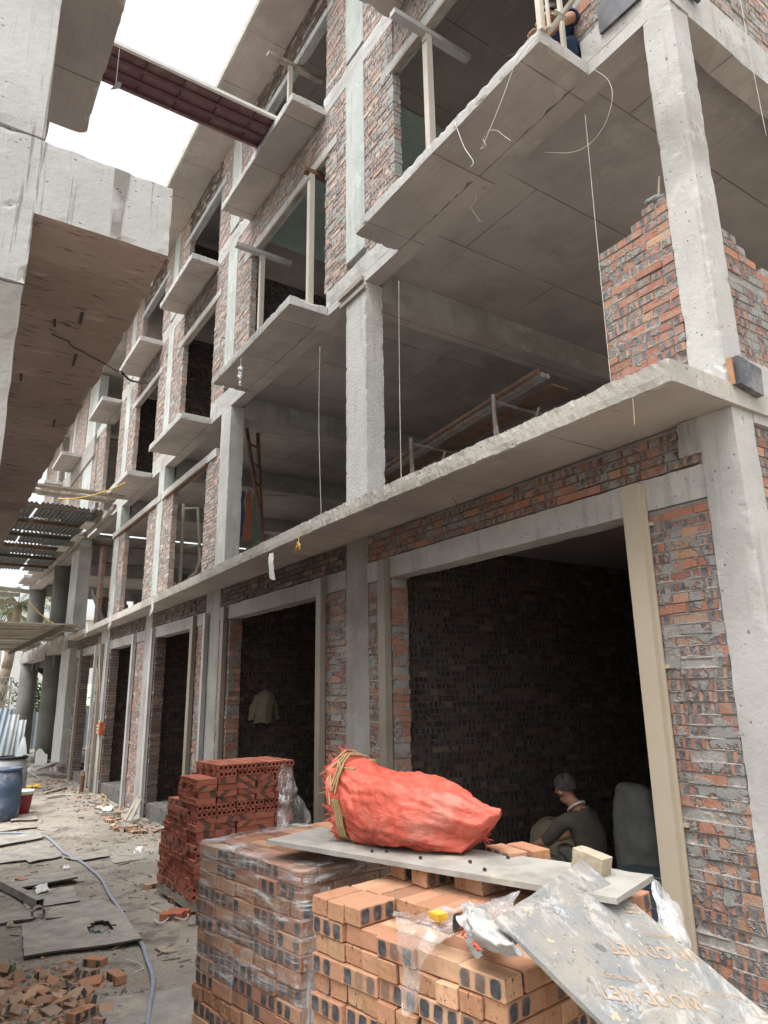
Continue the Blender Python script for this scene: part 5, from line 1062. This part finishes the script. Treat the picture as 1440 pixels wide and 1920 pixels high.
# ------------------------------------------------------------------ drums, bucket, far end of the alley
def lathe(m, c, prof, n=28, mi=0):
    b = len(m.v); c = Vector(c)
    for r_, z in prof: m.v += [tuple(c+Vector((r_*math.cos(2*math.pi*i/n), r_*math.sin(2*math.pi*i/n), z))) for i in range(n)]
    for j in range(len(prof)-1):
        for i in range(n): m.quadidx((b+j*n+i, b+j*n+(i+1) % n, b+(j+1)*n+(i+1) % n, b+(j+1)*n+i), mi)
BK = G(35, 1528, .03); t = thing('paint_bucket', 'crimson paint bucket with a white lid at the far left of the alley', 'bucket', BK)
m = MB(); lathe(m, BK, [(.0, 0), (.185, 0), (.19, .02), (.235, .38), (.235, .39)]); m.build('body', 'bucketred', t, smooth=True)
m = MB(); lathe(m, BK, [(.236, .385), (.25, .39), (.25, .42), (.262, .425), (.262, .455), (.24, .46), (.235, .44), (0, .44)]); m.build('lid', 'lidwhite', t, smooth=True)
m = MB(); m.tube([BK+Vector((.25*math.cos(a_), .25*math.sin(a_), .36-.14*math.sin((a_+2.2)/1.6*math.pi/1.9))) for a_ in [-2.2+.2*i for i in range(10)]], .006, 5); m.build('handle', 'scaf', t)
m = MB(); m.obox(BK+Vector((.12, -.19, .04)), Vector((.08, .05, 0)), Vector((.006, -.009, 0)), (0, 0, .03)); m.build('paper_tag', 'lidwhite', t)
for (px, py, mat, sc_, lab) in ((6, 1537, 'blueplastic', 1.0, 'blue plastic drum cut by the left edge of the photo'), (14, 1519, 'greydrum', 1.12, 'muddy grey drum behind the blue one with a dark rim')):
    p = G(px-3, py, .0); t = thing('drum', lab, 'drum', p); m = MB()
    pr = [(0, .0), (.27, 0), (.29, .03), (.305, .25), (.315, .30), (.305, .34), (.31, .62), (.318, .66), (.305, .70), (.285, .90), (.25, .95)]
    lathe(m, p, [(a*sc_, b*sc_) for a, b in pr]); m.build('body', mat, t, smooth=True)
    m = MB(); lathe(m, p, [(.25*sc_, .94*sc_), (.29*sc_, .95*sc_), (.295*sc_, .99*sc_), (.27*sc_, 1.0*sc_), (.255*sc_, .97*sc_), (0, .96*sc_)]); m.build('rim', 'blueplastic' if 'blue' in mat else 'blackplastic', t, smooth=True)
def corr(m, o, U, V, N, n=14, d=.035, mi=0, nv=3):
    o, U, V, N = Vector(o), Vector(U), Vector(V), Vector(N)
    m.grid(lambda u, v: o+U*u+V*v+N*(d*math.sin(u*n*2*math.pi)), n*6, nv, mi)
for i, (y, lean, lab) in enumerate(((-2.95, .7, 'leftmost pale blue steel sheet leaning behind the drums'), (-2.6, .5, 'middle pale blue steel sheet leaning behind the drums'), (-2.3, .35, 'right pale blue steel sheet leaning behind the drums'))):
    m = MB(); corr(m, (-19.5-i*.4, y, gz(-20)), (0, .5, 0), (-.75, lean*.5, 2.1-.15*i), (.9, 0, .3), 4, .02); tag(m.build('steel_sheet', 'palesheet' if i else 'bluesheet', loc=(-19.5, y, -.25)), lab, 'steel sheet')
m = MB(); p = G(20, 1440); m.grid(lambda u, v: Vector((-18.3+.1*u, -2.35+.35*v+.25*u*math.sin(v*3), gz(-18)+.15+1.35*v-.25*(u-.5)*(1-v))), 6, 12); tag(m.build('curved_board', 'palesheet', smooth=True, loc=(-18.3, -2.3, -.1)), 'pale pointed board standing in front of the leaning steel sheets', 'board')
FN = thing('sheet_fence', 'blue grey corrugated steel fence closing the far end of the alley', 'fence', (-39, 4, -.4))
for k in range(7):
    m = MB(); corr(m, (-39-.02*(k % 2), -3+k*1.9, -.7), (0, 1.92, 0), (0, 0, 2.2+.12*math.sin(k*2)), (1, 0, 0), 9, .03); m.build('panel', 'bluesheet', FN)
    m = MB(); m.box(-39.12, -39.04, -3+k*1.9, -2.92+k*1.9, -.7, 1.7); m.build('post', 'scaf', FN)
t = thing('shed', 'pale green roofed shed behind the far steel fence', 'shed', (-46, 6, -.5))
m = MB(); m.box(-48, -44.5, 1.2, 12, -.5, 1.7); m.build('wall', 'pale_wall', t)
m = MB(); corr(m, (-44.1, .9, 1.65), (0, 11.5, 0), (-2.2, 0, 1.25), (.5, 0, .86), 26, .05); m.build('roof', 'roofgreen', t)
def bldg(name, x, y0, y1, h, lab, wins, d=8):
    t = thing(name, lab, 'house', (x, (y0+y1)/2, -.5)); m = MB(); m.box(x-d, x, y0, y1, -.5, h); m.build('wall', 'pale_wall', t)
    m = MB(); m.box(x-d-.3, x+.35, y0-.3, y1+.3, h, h+.25); m.build('roof', 'pale_wall', t)
    for (y, z) in wins:
        m = MB(); m.box(x, x+.06, y-.7, y+.7, z, z+1.5); f_ = m.build('window', 'lidwhite', t); m = MB(); m.box(x+.061, x+.07, y-.6, y+.6, z+.1, z+1.4); m.build('pane', 'darkblue', f_)
bldg('house', -64, 2, 16, 8.5, 'pale rendered house far beyond the shed seen between the columns', [(4.5, 4.8), (8.5, 4.8), (12.5, 4.8), (4.5, 1.6), (8.5, 1.6)])
bldg('house', -78, -14, -1, 9.5, 'faint pale house behind the palms at the far left', [(-3, 6), (-7, 6), (-11, 6), (-3, 2.5)])
def palm(base, top, lab, n=16, L=3.6, seed=0):
    r = random.Random(seed); t = thing('palm_tree', lab, 'palm tree', base); base, top = Vector(base), Vector(top)
    pts = [base.lerp(top, i/9)+Vector((0, .25*math.sin(i/9*3), 0)) for i in range(10)]
    m = MB()
    for i in range(9): m.tube([pts[i], pts[i+1]], lerp(.34, .2, i/9)*(1.05 if i % 2 else 1), 10, r2=lerp(.34, .2, (i+1)/9))
    m.build('trunk', 'trunk', t, smooth=True); m = MB(); c_ = pts[-1]
    for k in range(n):
        a_ = 2*math.pi*k/n+r.uniform(-.2, .2); el = r.uniform(-.15, 1.1); d = Vector((math.cos(a_), math.sin(a_), 0)); rib = []; p = c_.copy(); 
        for s_ in range(13):
            rib.append(p.copy()); f = s_/12; ang = el-f*(1.7+.5*r.random()); p = p+(d*math.cos(ang)+Vector((0, 0, math.sin(ang))))*(L/12)
        m.tube(rib, .03, 4, r2=.006)
        side = d.cross(Vector((0, 0, 1)))
        for s_ in range(1, 12):
            for f in (0, .33, .66):
                q_ = rib[s_].lerp(rib[s_+1], f); ln = .75*math.sin(math.pi*min(1, (s_+f)/12*.85+.12))
                for sg in (-1, 1):
                    tip = q_+side*sg*ln*.75+d*ln*.35-Vector((0, 0, ln*r.uniform(.35, .8))); w = d*.035; md = q_.lerp(tip, .5)+Vector((0, 0, .05)); m.face([q_-w, q_+w, md+w*.8, md-w*.8]); m.face([md-w*.8, md+w*.8, tip])
    m.build('crown', 'frond', t)
palm((-44, -.9, -.4), (-43, .0, 7.0), 'palm tree with a leaning trunk left of the bare columns', seed=1)
palm((-52, -3.6, -.4), (-52, -3.0, 8.6), 'palm tree cut by the left edge behind the leaning palm', seed=2, L=4.2)
palm((-58, .9, -.4), (-58, 1.0, 8.2), 'small palm tree seen through the gap between the first two columns', seed=3, n=12, L=3.0)
t = thing('bush', 'green bush above the far steel fence', 'bush', (-42.5, 1.6, -.4)); m = MB(); m.tube([(-42.5, 1.6, -.4), (-42.5, 1.6, 1.6)], .06, 6); m.build('stem', 'trunk', t); m = MB(); r = random.Random(5)
for k in range(900):
    p = Vector((r.gauss(0, .55), r.gauss(0, .75), r.gauss(0, .5)))+Vector((-42.5, 1.6, 2.1)); a_ = Vector((r.uniform(-1, 1), r.uniform(-1, 1), r.uniform(-1, 1))).normalized()*.13; b_ = a_.orthogonal().normalized()*.06; m.face([p-a_, p+b_, p+a_, p-b_])
m.build('foliage', 'leaf', t)
m = MB(); m.obox((-38.0, .2, 3.75), (0, 1.9, -1.45), (-.25, 0, 0), (0, .12, .28)); m.obox((-37.9, .2, 3.95), (0, 1.9, -1.45), (.05, 0, 0), (0, .02, .05)); tag(m.build('ramp', 'blackplastic', loc=(-38, 1, 3)), 'dark sloping ramp seen between the round columns', 'ramp')
# mesh fence
t = thing('mesh_fence', 'pale wire mesh fence at the far left edge', 'fence', (-37, -2.2, -.4)); m = MB()
for k in range(20): y = -3.6+k*.16; m.tube([(-37, y, 1.6), (-37, y+.5, 3.0)], .012, 3, cap=False); m.tube([(-37, y+.5, 1.6), (-37, y, 3.0)], .012, 3, cap=False)
m.build('mesh', 'steel', t); m = MB()
for y in (-3.6, -2.2, -.5): m.tube([(-37, y, -.4), (-37, y, 3.05)], .035, 6)
m.tube([(-37, -3.6, 3.03), (-37, -.4, 3.03)], .025, 6); m.build('frame', 'steel', t)
# planks and debris among the columns
r = random.Random(9)
for k in range(22):
    p = G(r.uniform(42, 120), r.uniform(1418, 1462), .05+.25*r.random()); a_ = r.uniform(0, 3.1); l_ = r.uniform(.7, 1.9); m = MB(); m.obox(p, Vector((math.cos(a_), math.sin(a_), r.uniform(-.18, .18)))*l_, Vector((-math.sin(a_), math.cos(a_), 0))*r.uniform(.08, .3), (0, 0, .04))
    tag(m.build('timber', r.choice(('wood_grey', 'wood_grey', 'wood_brown', 'ply', 'palesheet')), loc=p), 'scrap timber heaped between the round columns at the end of the alley', 'timber', 'scrap timber between the far columns')
p = G(74, 1448, .1); m = MB(); m.grid(lambda u, v: p+Vector((.1*u, .35*(u-.5), .55*v+.1*math.sin(u*5))), 6, 6); tag(m.build('white_scrap', 'lidwhite', loc=p), 'white torn sheet standing in the debris by the round column', 'scrap')
p = onX(101, 1365, -31); drape('black_cloth', [[p+Vector((0, -.2, .7)), p+Vector((0, .25, .75))], [p+Vector((0, -.35, 0)), p+Vector((0, .2, 0))], [p+Vector((0, -.3, -.6)), p+Vector((0, .1, -.7))]], 'blackplastic', 'black cloth hanging beside the second round column', 'cloth', 10, 12, .06, 3, 2)
# canopy of dark corrugated sheets and the plank deck below it
CN = thing('corrugated_canopy', 'canopy of gappy dark corrugated sheets at first floor height on the left', 'canopy', (-24, -1.4, 7.1)); r = random.Random(4)
for k in range(6):
    x0 = -20.0-k*1.95
    for j in range(3):
        y0 = -2.75+j*.80+r.uniform(-.05, .05); m = MB(); w_ = .79+r.uniform(-.04, .05)
        corr(m, (x0, y0, 7.16+r.uniform(0, .04)), (0, w_, 0), (-1.96+r.uniform(-.06, .1), r.uniform(-.04, .04), 0), (0, 0, 1), 7, .022); m.build('sheet', 'darkroof', CN)
    m = MB(); m.box(x0-.05, x0+.05, -3.0, -.4, 7.02, 7.12); m.build('purlin', 'wood_brown' if k % 2 else 'ply_edge', CN)
for y in (-2.9, -.42): m = MB(); m.box(-31.7, -18.6, y, y+.08, 6.9, 7.018); m.build('bearer', 'wood_grey', CN)
for k, (y, w_) in enumerate(((-.52, .2), (-.45, .3), (-.55, .16))): m = MB(); m.box(-21.2-k*1.9, -20.3-k*1.9, y-.25, y, 6.84, 6.88); m.build('edge_board', 'wood', CN)
m = MB(); m.obox((-18.4, -2.9, 7.22), (0, 2.7, 0), (-.3, 0, 0), (0, 0, .04)); m.obox((-18.95, -2.9, 7.22), (0, 2.6, 0), (-.35, 0, 0), (0, 0, .05)); m.build('edge_board', 'wood_grey', CN)
m = MB(); m.obox((-19.3, -.75, 7.05), (0, .09, 0), (-1.2, 0, 0), (0, 0, .14)); m.build('channel', 'steel', CN)
DK = thing('plank_deck', 'working deck of loose planks at the first slab level on the far left', 'deck', (-27, -1.6, 4.0))
for k in range(26):
    x0 = -21.3-k*.49; m = MB(); m.obox((x0, -3.2+r.uniform(-.3, .3), 4.06+r.uniform(0, .03)), (-.28-.22*r.random(), 0, 0), (r.uniform(-.1, .1), 2.6+r.uniform(0, .3), 0), (0, 0, .04)); m.build('board', r.choice(('wood_grey', 'wood_grey', 'ply', 'wood')), DK)
m = MB(); m.cbox(-34.2, -22.2, -3.3, -.45, 4.135, 4.15, seg=.5, amp=.004); m.build('light_block_layer', 'ply', DK)  # extra layer added over the boards to block light from above
for y in (-2.6, -1.0): m = MB(); m.box(-34.4, -21.2, y, y+.07, 3.93, 4.055); m.build('bearer', 'ply_edge', DK)
for y in (-2.56, -.96):
    for x0 in (-22, -28, -34): m = MB(); m.tube([(x0, y, -.4), (x0, y, 3.925)], .03, 6); m.build('standard', 'scaf', DK) if y < -2 else None
for i, (a_, b_) in enumerate((((-40, 1094), (58, 1106)), ((-40, 1107), (38, 1112)), ((-40, 1114), (37, 1129)), ((-40, 1130), (10, 1136)), ((-40, 1160), (8, 1163)))):
    A_, B_ = onX(*a_, -25-i*.4), onX(*b_, -25-i*.4); m = MB(); m.obox(A_, B_-A_, (-.1, 0, 0), (0, 0, -.12)); tag(m.build('timber_beam', 'wood_grey', loc=A_), ('highest', 'second highest', 'middle', 'second lowest', 'lowest')[i]+' of the pale timber beams reaching in at the left edge before the palms', 'beam')
    m = MB(); m.tube([A_, A_+Vector((0, -.01, -A_.z-.4))], .03, 5) if i == 0 else None
# ------------------------------------------------------------------ things inside the ground floor
m = MB(); p = onX(786, 1395, -6.5); m.obox((-6.55, .45, .02), (.14, 0, 0), (0, .03, 0), (-.10, -.08, 1.75)); tag(m.build('blue_board', 'darkblue', loc=(-6.5, .45, .02)), 'dull blue narrow board leaning just inside the left jamb of the big doorway', 'board')
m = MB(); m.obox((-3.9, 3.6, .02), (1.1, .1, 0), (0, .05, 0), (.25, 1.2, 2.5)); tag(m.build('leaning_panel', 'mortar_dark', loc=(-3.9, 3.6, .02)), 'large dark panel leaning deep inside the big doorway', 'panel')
t = thing('flat_sheets', 'dark blue grey sheets lying in the doorway beside the beige rail', 'sheets', (-3.45, .35, .02))
m = MB(); m.obox((-4.35, .25, .55), (1.25, 0, 0), (0, 1.3, .0), (0, 0, .07)); m.build('sheet', 'darkblue', t)
m = MB(); m.obox((-4.3, .9, .621), (1.15, .25, 0), (0, .02, 0), (0, 0, .008)); m.build('edge_strip', 'steel', t)
m = MB(); m.box(-4.2, -3.2, .4, 1.4, .018, .549); m.build('base', 'darkblue', t)
p = onX(494, 1325, -11.42); JK = thing('jacket', 'cream jacket hung on the dark brick wall inside the second doorway', 'jacket', p)
def jrow(z, hw, b=.05): return [p+Vector((.03, -hw, z)), p+Vector((.05+b, 0, z+.02)), p+Vector((.03, hw, z))]
for nm_, rows_ in (('body', [jrow(.26, .05), jrow(.2, .19), jrow(.0, .15), jrow(-.28, .18)]), ('sleeve', [[p+Vector((.04, -.17, .2)), p+Vector((.06, -.10, .18))], [p+Vector((.05, -.27, -.02)), p+Vector((.09, -.18, -.02))], [p+Vector((.05, -.29, -.22)), p+Vector((.09, -.21, -.22))]]), ('sleeve', [[p+Vector((.06, .10, .18)), p+Vector((.04, .17, .2))], [p+Vector((.09, .16, -.02)), p+Vector((.05, .25, -.02))], [p+Vector((.09, .19, -.2)), p+Vector((.05, .28, -.2))]])):
    o = drape(nm_, rows_, 'cloth_cream', None, None, 12, 16, .025, 8, 3); o.parent = JK; o.location = o.location-p
def sackblob(c_, size, mat, label, name, seed, lean=(0, 0)):
    m = MB()
    def fn(u, v):
        a_ = 2*math.pi*u; b_ = lerp(-.5, .5, v)*math.pi; w = math.cos(b_)**.45 if abs(b_) < 1.57 else 0; p = Vector((math.copysign(abs(math.cos(a_))**.7, math.cos(a_))*w*size[0], math.copysign(abs(math.sin(a_))**.7, math.sin(a_))*w*size[1], math.sin(b_)*size[2]))
        p += Vector((lean[0]*v, lean[1]*v, 0))+noise.noise_vector(p*6+Vector((seed, 0, 0)))*.03+noise.noise_vector(p*17+Vector((seed, 0, 0)))*.012
        return Vector(c_)+p+Vector((0, 0, size[2]))
    m.grid(fn, 40, 30, closed_u=True); return tag(m.build(name, mat, smooth=True, loc=c_), label, 'sack')
sackblob((-4.33, 1.42, .02), (.24, .17, .62), 'baggrey', 'tall dull white sack standing behind the crouching person', 'sack', 3, (-.1, 0))
sackblob((-5.75, 1.9, .02), (.4, .3, .36), 'cloth_cream', 'brown bundle on the floor in front of the crouching person', 'bundle', 7)
sackblob((-6.0, 1.1, .02), (.35, .3, .22), 'blackplastic', 'black bag on the floor near the crouching person', 'plastic_bag', 9)
# ------------------------------------------------------------------ people
def skin(name, V, E_, mat, parent, root, sub=2):
    me = bpy.data.meshes.new(name); off = parent.matrix_world.translation if parent else Vector((0, 0, 0)); keys = list(V); ix = {k: i for i, k in enumerate(keys)}
    me.from_pydata([tuple(Vector(V[k][:3])-off) for k in keys], [(ix[a], ix[b]) for a, b in E_], [])
    o = bpy.data.objects.new(name, me); col.objects.link(o); sk = o.modifiers.new('s', 'SKIN'); sk.branch_smoothing = .5
    for k in keys:
        d = me.skin_vertices[0].data[ix[k]]; rr = V[k][3]; d.radius = rr if isinstance(rr, tuple) else (rr, rr); d.use_root = (k == root)
    sb = o.modifiers.new('d', 'SUBSURF'); sb.levels = sb.render_levels = sub
    dg = bpy.context.evaluated_depsgraph_get(); nm = bpy.data.meshes.new_from_object(o.evaluated_get(dg)); o.modifiers.clear(); o.data = nm; bpy.data.meshes.remove(me)
    nm.materials.clear(); nm.materials.append(M[mat]); nm.polygons.foreach_set('use_smooth', [True]*len(nm.polygons))
    if parent: o.parent = parent
    return o
def person(name, label, J, hand_dir, shirt, trousers, shoes, hairmat, face_dir, base, sleeve=.55, cap=False):
    t = thing(name, label, 'person', base); Vx = lambda k: Vector(J[k]); V, E_ = {}, []
    def add(k, p, r_): V[k] = (*p, r_)
    add('pel', J['pel'], .135); add('spi', J['spi'], .125); add('che', J['che'], .145); add('nb', J['nb'], .075); add('nk', J['nk'], .066); add('hd0', J['hd0'], .075); add('hd', J['hd'], (.088, .10)); add('ht', J['ht'], .07)
    E_ += [('pel', 'spi'), ('spi', 'che'), ('che', 'nb'), ('nb', 'nk'), ('nk', 'hd0'), ('hd0', 'hd'), ('hd', 'ht')]
    fd = Vector(face_dir).normalized(); hd0, hd = Vx('hd0'), Vx('hd'); up_ = (Vx('ht')-hd0).normalized(); sd = fd.cross(up_).normalized()
    add('chin', hd0+fd*.065-up_*.02, .034); E_.append(('hd0', 'chin')); add('nose', hd+fd*.105-up_*.02, .014); E_.append(('hd', 'nose'))
    for s_ in 'lr':
        add('sh'+s_, J['sh'+s_], .062); add('el'+s_, J['el'+s_], .043); add('wr'+s_, J['wr'+s_], .028); E_ += [('che', 'sh'+s_), ('sh'+s_, 'el'+s_), ('el'+s_, 'wr'+s_)]
        w = Vx('wr'+s_); hdv = Vector(hand_dir[s_]).normalized(); pn = Vector((0, 0, 1)); sdv = hdv.cross(pn).normalized(); pl = w+hdv*.07; add('pm'+s_, pl, (.036, .018)); E_.append(('wr'+s_, 'pm'+s_))
        for f in range(4):
            o_ = sdv*(.027-.018*f); ln = (.035, .042, .04, .03)[f]; dn = Vector((0, 0, -.014))
            add(f'f{f}a{s_}', pl+o_+hdv*.03, .0105); add(f'f{f}b{s_}', pl+o_*1.1+hdv*(.03+ln)+dn*.6, .0095); add(f'f{f}c{s_}', pl+o_*1.1+hdv*(.03+ln*1.6)+dn*2, .0075); E_ += [('pm'+s_, f'f{f}a{s_}'), (f'f{f}a{s_}', f'f{f}b{s_}'), (f'f{f}b{s_}', f'f{f}c{s_}')]
        add('ta'+s_, w+hdv*.035+sdv*.035, .013); add('tb'+s_, w+hdv*.075+sdv*.055, .0095); E_ += [('wr'+s_, 'ta'+s_), ('ta'+s_, 'tb'+s_)]
        add('hp'+s_, J['hp'+s_], .09); add('kn'+s_, J['kn'+s_], .062); add('an'+s_, J['an'+s_], .042); add('to'+s_, J['to'+s_], (.045, .028)); E_ += [('pel', 'hp'+s_), ('hp'+s_, 'kn'+s_), ('kn'+s_, 'an'+s_), ('an'+s_, 'to'+s_)]
    body = skin('body', V, E_, 'skin', t, 'pel'); off = t.matrix_world.translation; me = body.data
    segs = [(a, b, Vector(V[a][:3])-off, Vector(V[b][:3])-off) for a, b in E_]
    def where(p):
        bst = None
        for a, b, A_, B_ in segs:
            d = B_-A_; f = max(0, min(1, (p-A_).dot(d)/max(d.length_squared, 1e-9))); ds = (p-A_-d*f).length
            if bst is None or ds < bst[0]: bst = (ds, a, b, f)
        return bst[1:]
    W_v = [where(v.co) for v in me.vertices]
    def is_shirt(w): a, b, f = w; return (a, b) in (('pel', 'spi'), ('spi', 'che')) or (a == 'che' and b[:2] == 'sh') or (a == 'che' and b == 'nb' and f < .85) or (a[:2] == 'sh' and f < sleeve)
    def is_trouser(w): a, b, f = w; return (a == 'pel' and b[:2] == 'hp') or (a[:2] == 'hp') or (a[:2] == 'kn' and f < .88) or (a == 'pel' and b == 'spi' and f < .3)
    for nm_, test, ofs, mt in (('shirt', is_shirt, .016, shirt), ('trousers', is_trouser, .012, trousers)):
        m = MB(); ix = {}
        for p_ in me.polygons:
            if sum(test(W_v[k]) for k in p_.vertices) < len(p_.vertices)*.5: continue
            for k in p_.vertices:
                if k not in ix:
                    v = me.vertices[k]; c_ = v.co; ix[k] = len(m.v); m.v.append(tuple(c_+off+v.normal*(ofs+.010*noise.noise(c_*13)+.006*noise.noise(c_*31))))
            m.quadidx([ix[k] for k in p_.vertices])
        g = m.build(nm_, mt, t, smooth=True); sd2 = g.modifiers.new('thick', 'SOLIDIFY'); sd2.thickness = .006; sd2.offset = -1
    for s_ in 'lr': a, b_ = Vx('an'+s_), Vx('to'+s_); skin('shoe', {'a': (*(a-Vector((0, 0, .03))), .052), 'b': (*a.lerp(b_, .5), .05), 'c': (*(b_+(b_-a)*.1), .042)}, [('a', 'b'), ('b', 'c')], shoes, t, 'a', 1)
    m = MB(); hc = hd+up_*.03-fd*.012
    def hf(u, v):
        a_ = 2*math.pi*u; th = v*1.85; d = (fd*math.cos(a_)+sd*math.sin(a_))*math.sin(th)*(1 if True else 0)+up_*math.cos(th)
        if math.cos(a_) > 0 and th > 1.25: th2 = 1.25+(th-1.25)*(1-math.cos(a_)); d = (fd*math.cos(a_)+sd*math.sin(a_))*math.sin(th2)+up_*math.cos(th2)
        return hc+d*(.112+.006*noise.noise(d*9))
    m.grid(hf, 28, 14, closed_u=True); m.build('hair' if not cap else 'cap', hairmat, t, smooth=True)
    m = MB()
    for s_ in (1, -1): m.tube([hd+sd*s_*.088-up_*.02, hd+sd*s_*.105-up_*.015-fd*.01], .022, 8)
    m.build('ear', 'skin', t); m = MB()
    for s_ in (1, -1): m.tube([hd+fd*.088+sd*s_*.034+up_*.0, hd+fd*.094+sd*s_*.034+up_*.0], .012, 8)
    m.build('eye', 'hair', t); m = MB(); m.tube([hd0+fd*.094+sd*.022+up_*.012, hd0+fd*.10+up_*.012, hd0+fd*.094-sd*.022+up_*.012], .006, 5); m.build('mouth', 'redprint', t)
    return t
D_ = Vector((-4.72, 1.1, 0))
JD = dict(pel=(-4.70, 1.14, .42), spi=(-4.67, 1.13, .66), che=(-4.73, 1.12, .88), nb=(-4.80, 1.10, 1.03), nk=(-4.845, 1.09, 1.075), hd0=(-4.895, 1.075, 1.125), hd=(-4.92, 1.07, 1.19), ht=(-4.91, 1.07, 1.27),
          shl=(-4.79, .93, .96), ell=(-5.02, .87, .74), wrl=(-5.26, .92, .66), shr=(-4.79, 1.29, .96), elr=(-5.06, 1.34, .76), wrr=(-5.28, 1.22, .67),
          hpl=(-4.76, 1.03, .40), knl=(-5.30, .96, .62), anl=(-5.12, .98, .12), tol=(-5.32, .96, .06), hpr=(-4.76, 1.25, .40), knr=(-5.28, 1.36, .60), anr=(-5.10, 1.34, .12), tor=(-5.30, 1.36, .06))
PD = person('person', 'person in an olive grey top and pale trousers crouching in the dark big doorway', JD, {'l': (-1, .1, -.2), 'r': (-1, -.2, -.2)}, 'cloth_grey', 'cloth_pale', 'blackplastic', 'cap', (-.96, -.25, -.1), (-4.72, 1.1, .02), sleeve=.95, cap=True)
m = MB(); N_ = 18; m.tube([Vector((-4.82+.075*math.cos(2*math.pi*i/N_), 1.10+.078*math.sin(2*math.pi*i/N_), 1.045-.05*math.cos(2*math.pi*i/N_)*-1)) for i in range(N_+1)], .012, 5); m.build('collar', 'lidwhite', PD)
t = thing('stool', 'low wooden stool under the crouching person', 'stool', (-4.68, 1.14, .02)); m = MB(); m.box(-4.86, -4.5, .98, 1.3, .23, .265); m.build('seat', 'wood_brown', t)
for sx in (-4.84, -4.56):
    for sy in (1.0, 1.24): m = MB(); m.box(sx, sx+.04, sy, sy+.04, .018, .2295); m.build('leg', 'wood_brown', t)
JB = dict(pel=(-3.36, .36, 7.66), spi=(-3.36, .22, 7.82), che=(-3.34, .06, 7.95), nb=(-3.30, -.05, 8.0), nk=(-3.28, -.11, 7.98), hd0=(-3.26, -.17, 7.90), hd=(-3.25, -.19, 7.97), ht=(-3.24, -.17, 8.06),
          shl=(-3.54, .0, 7.98), ell=(-3.58, -.16, 7.72), wrl=(-3.40, -.32, 7.60), shr=(-3.12, .0, 7.98), elr=(-3.05, -.2, 7.74), wrr=(-3.16, -.36, 7.62),
          hpl=(-3.46, .34, 7.64), knl=(-3.56, -.12, 7.66), anl=(-3.5, .12, 7.44), tol=(-3.52, -.08, 7.415), hpr=(-3.26, .34, 7.64), knr=(-3.14, -.10, 7.66), anr=(-3.2, .12, 7.44), tor=(-3.18, -.08, 7.415))
person('person', 'person in navy blue squatting on the upper right balcony with a bare arm showing', JB, {'l': (.5, -.8, -.3), 'r': (-.3, -.9, -.3)}, 'cloth_blue', 'cloth_blue', 'blackplastic', 'hair', (.25, -.8, -.45), (-3.36, .2, 7.375), sleeve=.3)
t = thing('timber_guard', 'pale timber guard posts with a diagonal brace at the end of the upper right balcony', 'guard post', (-3.05, -.4, 7.375))
p1, p2 = onY(1016, 62, -.56), onY(1057, 84, -.25)
for (p, y, w) in ((p1, -.56, .05), (p1+Vector((.055, .03, 0)), -.53, .022), (p2, -.25, .034)): m = MB(); m.obox((p.x-w/2, y-w/2, 7.365), (w, 0, 0), (0, w, 0), (0, 0, 1.1)); m.build('post', 'cream', t)
m = MB(); a, b_ = onY(1024, 66, -.50), onY(1072, 2, -.22); m.obox(a, b_-a, (.0, .03, 0), Vector((.04, 0, .05))); m.build('brace', 'wood', t)
m = MB(); a, b_ = onY(1036, 27, -.46), onY(1056, 40, -.30); d = b_-a; u1 = Vector((.035, .02, .02)); u2 = Vector((-.02, .01, .045))
for o1, w1, w2 in ((Vector(), u1, u2*.12), (u2*.88, u1, u2*.12), (Vector(), u1*.12, u2), (u1*.88, u1*.12, u2)): m.obox(a+o1, d, w1, w2)
m.build('square_tube', 'cream', t)
# ------------------------------------------------------------------ light
w = bpy.data.worlds.new('World'); sc.world = w; w.use_nodes = True; nt = w.node_tree; nt.nodes.clear()
sky = nt.nodes.new('ShaderNodeTexSky'); sky.sky_type = 'NISHITA'; sky.sun_disc = False; EL, AZ = R(70), R(170)
sky.sun_elevation = EL; sky.sun_rotation = AZ; sky.dust_density = 5; sky.air_density = 1.0; sky.ozone_density = 1
hs = nt.nodes.new('ShaderNodeHueSaturation'); hs.inputs['Saturation'].default_value = .12; bg = nt.nodes.new('ShaderNodeBackground'); bg.inputs[1].default_value = .15; ow = nt.nodes.new('ShaderNodeOutputWorld')
nt.links.new(sky.outputs[0], hs.inputs['Color']); nt.links.new(hs.outputs[0], bg.inputs[0]); nt.links.new(bg.outputs[0], ow.inputs[0])
ld = bpy.data.lights.new('sun', 'SUN'); ld.energy = 1.5; ld.angle = R(60); ld.color = (1, .97, .93); lo = bpy.data.objects.new('sun', ld); col.objects.link(lo)
sd_ = Vector((math.sin(AZ)*math.cos(EL), math.cos(AZ)*math.cos(EL), math.sin(EL))); lo.rotation_euler = sd_.to_track_quat('Z', 'Y').to_euler()
sc.view_settings.view_transform = 'Standard'; sc.view_settings.look = 'None'; sc.view_settings.exposure = 1.25; sc.view_settings.gamma = 1; sc.view_settings.use_curve_mapping = False
sc.render.engine = 'CYCLES'; cy = sc.cycles; cy.use_denoising = True; cy.max_bounces = 6; cy.diffuse_bounces = 4; cy.transparent_max_bounces = 12; cy.caustics_reflective = cy.caustics_refractive = False
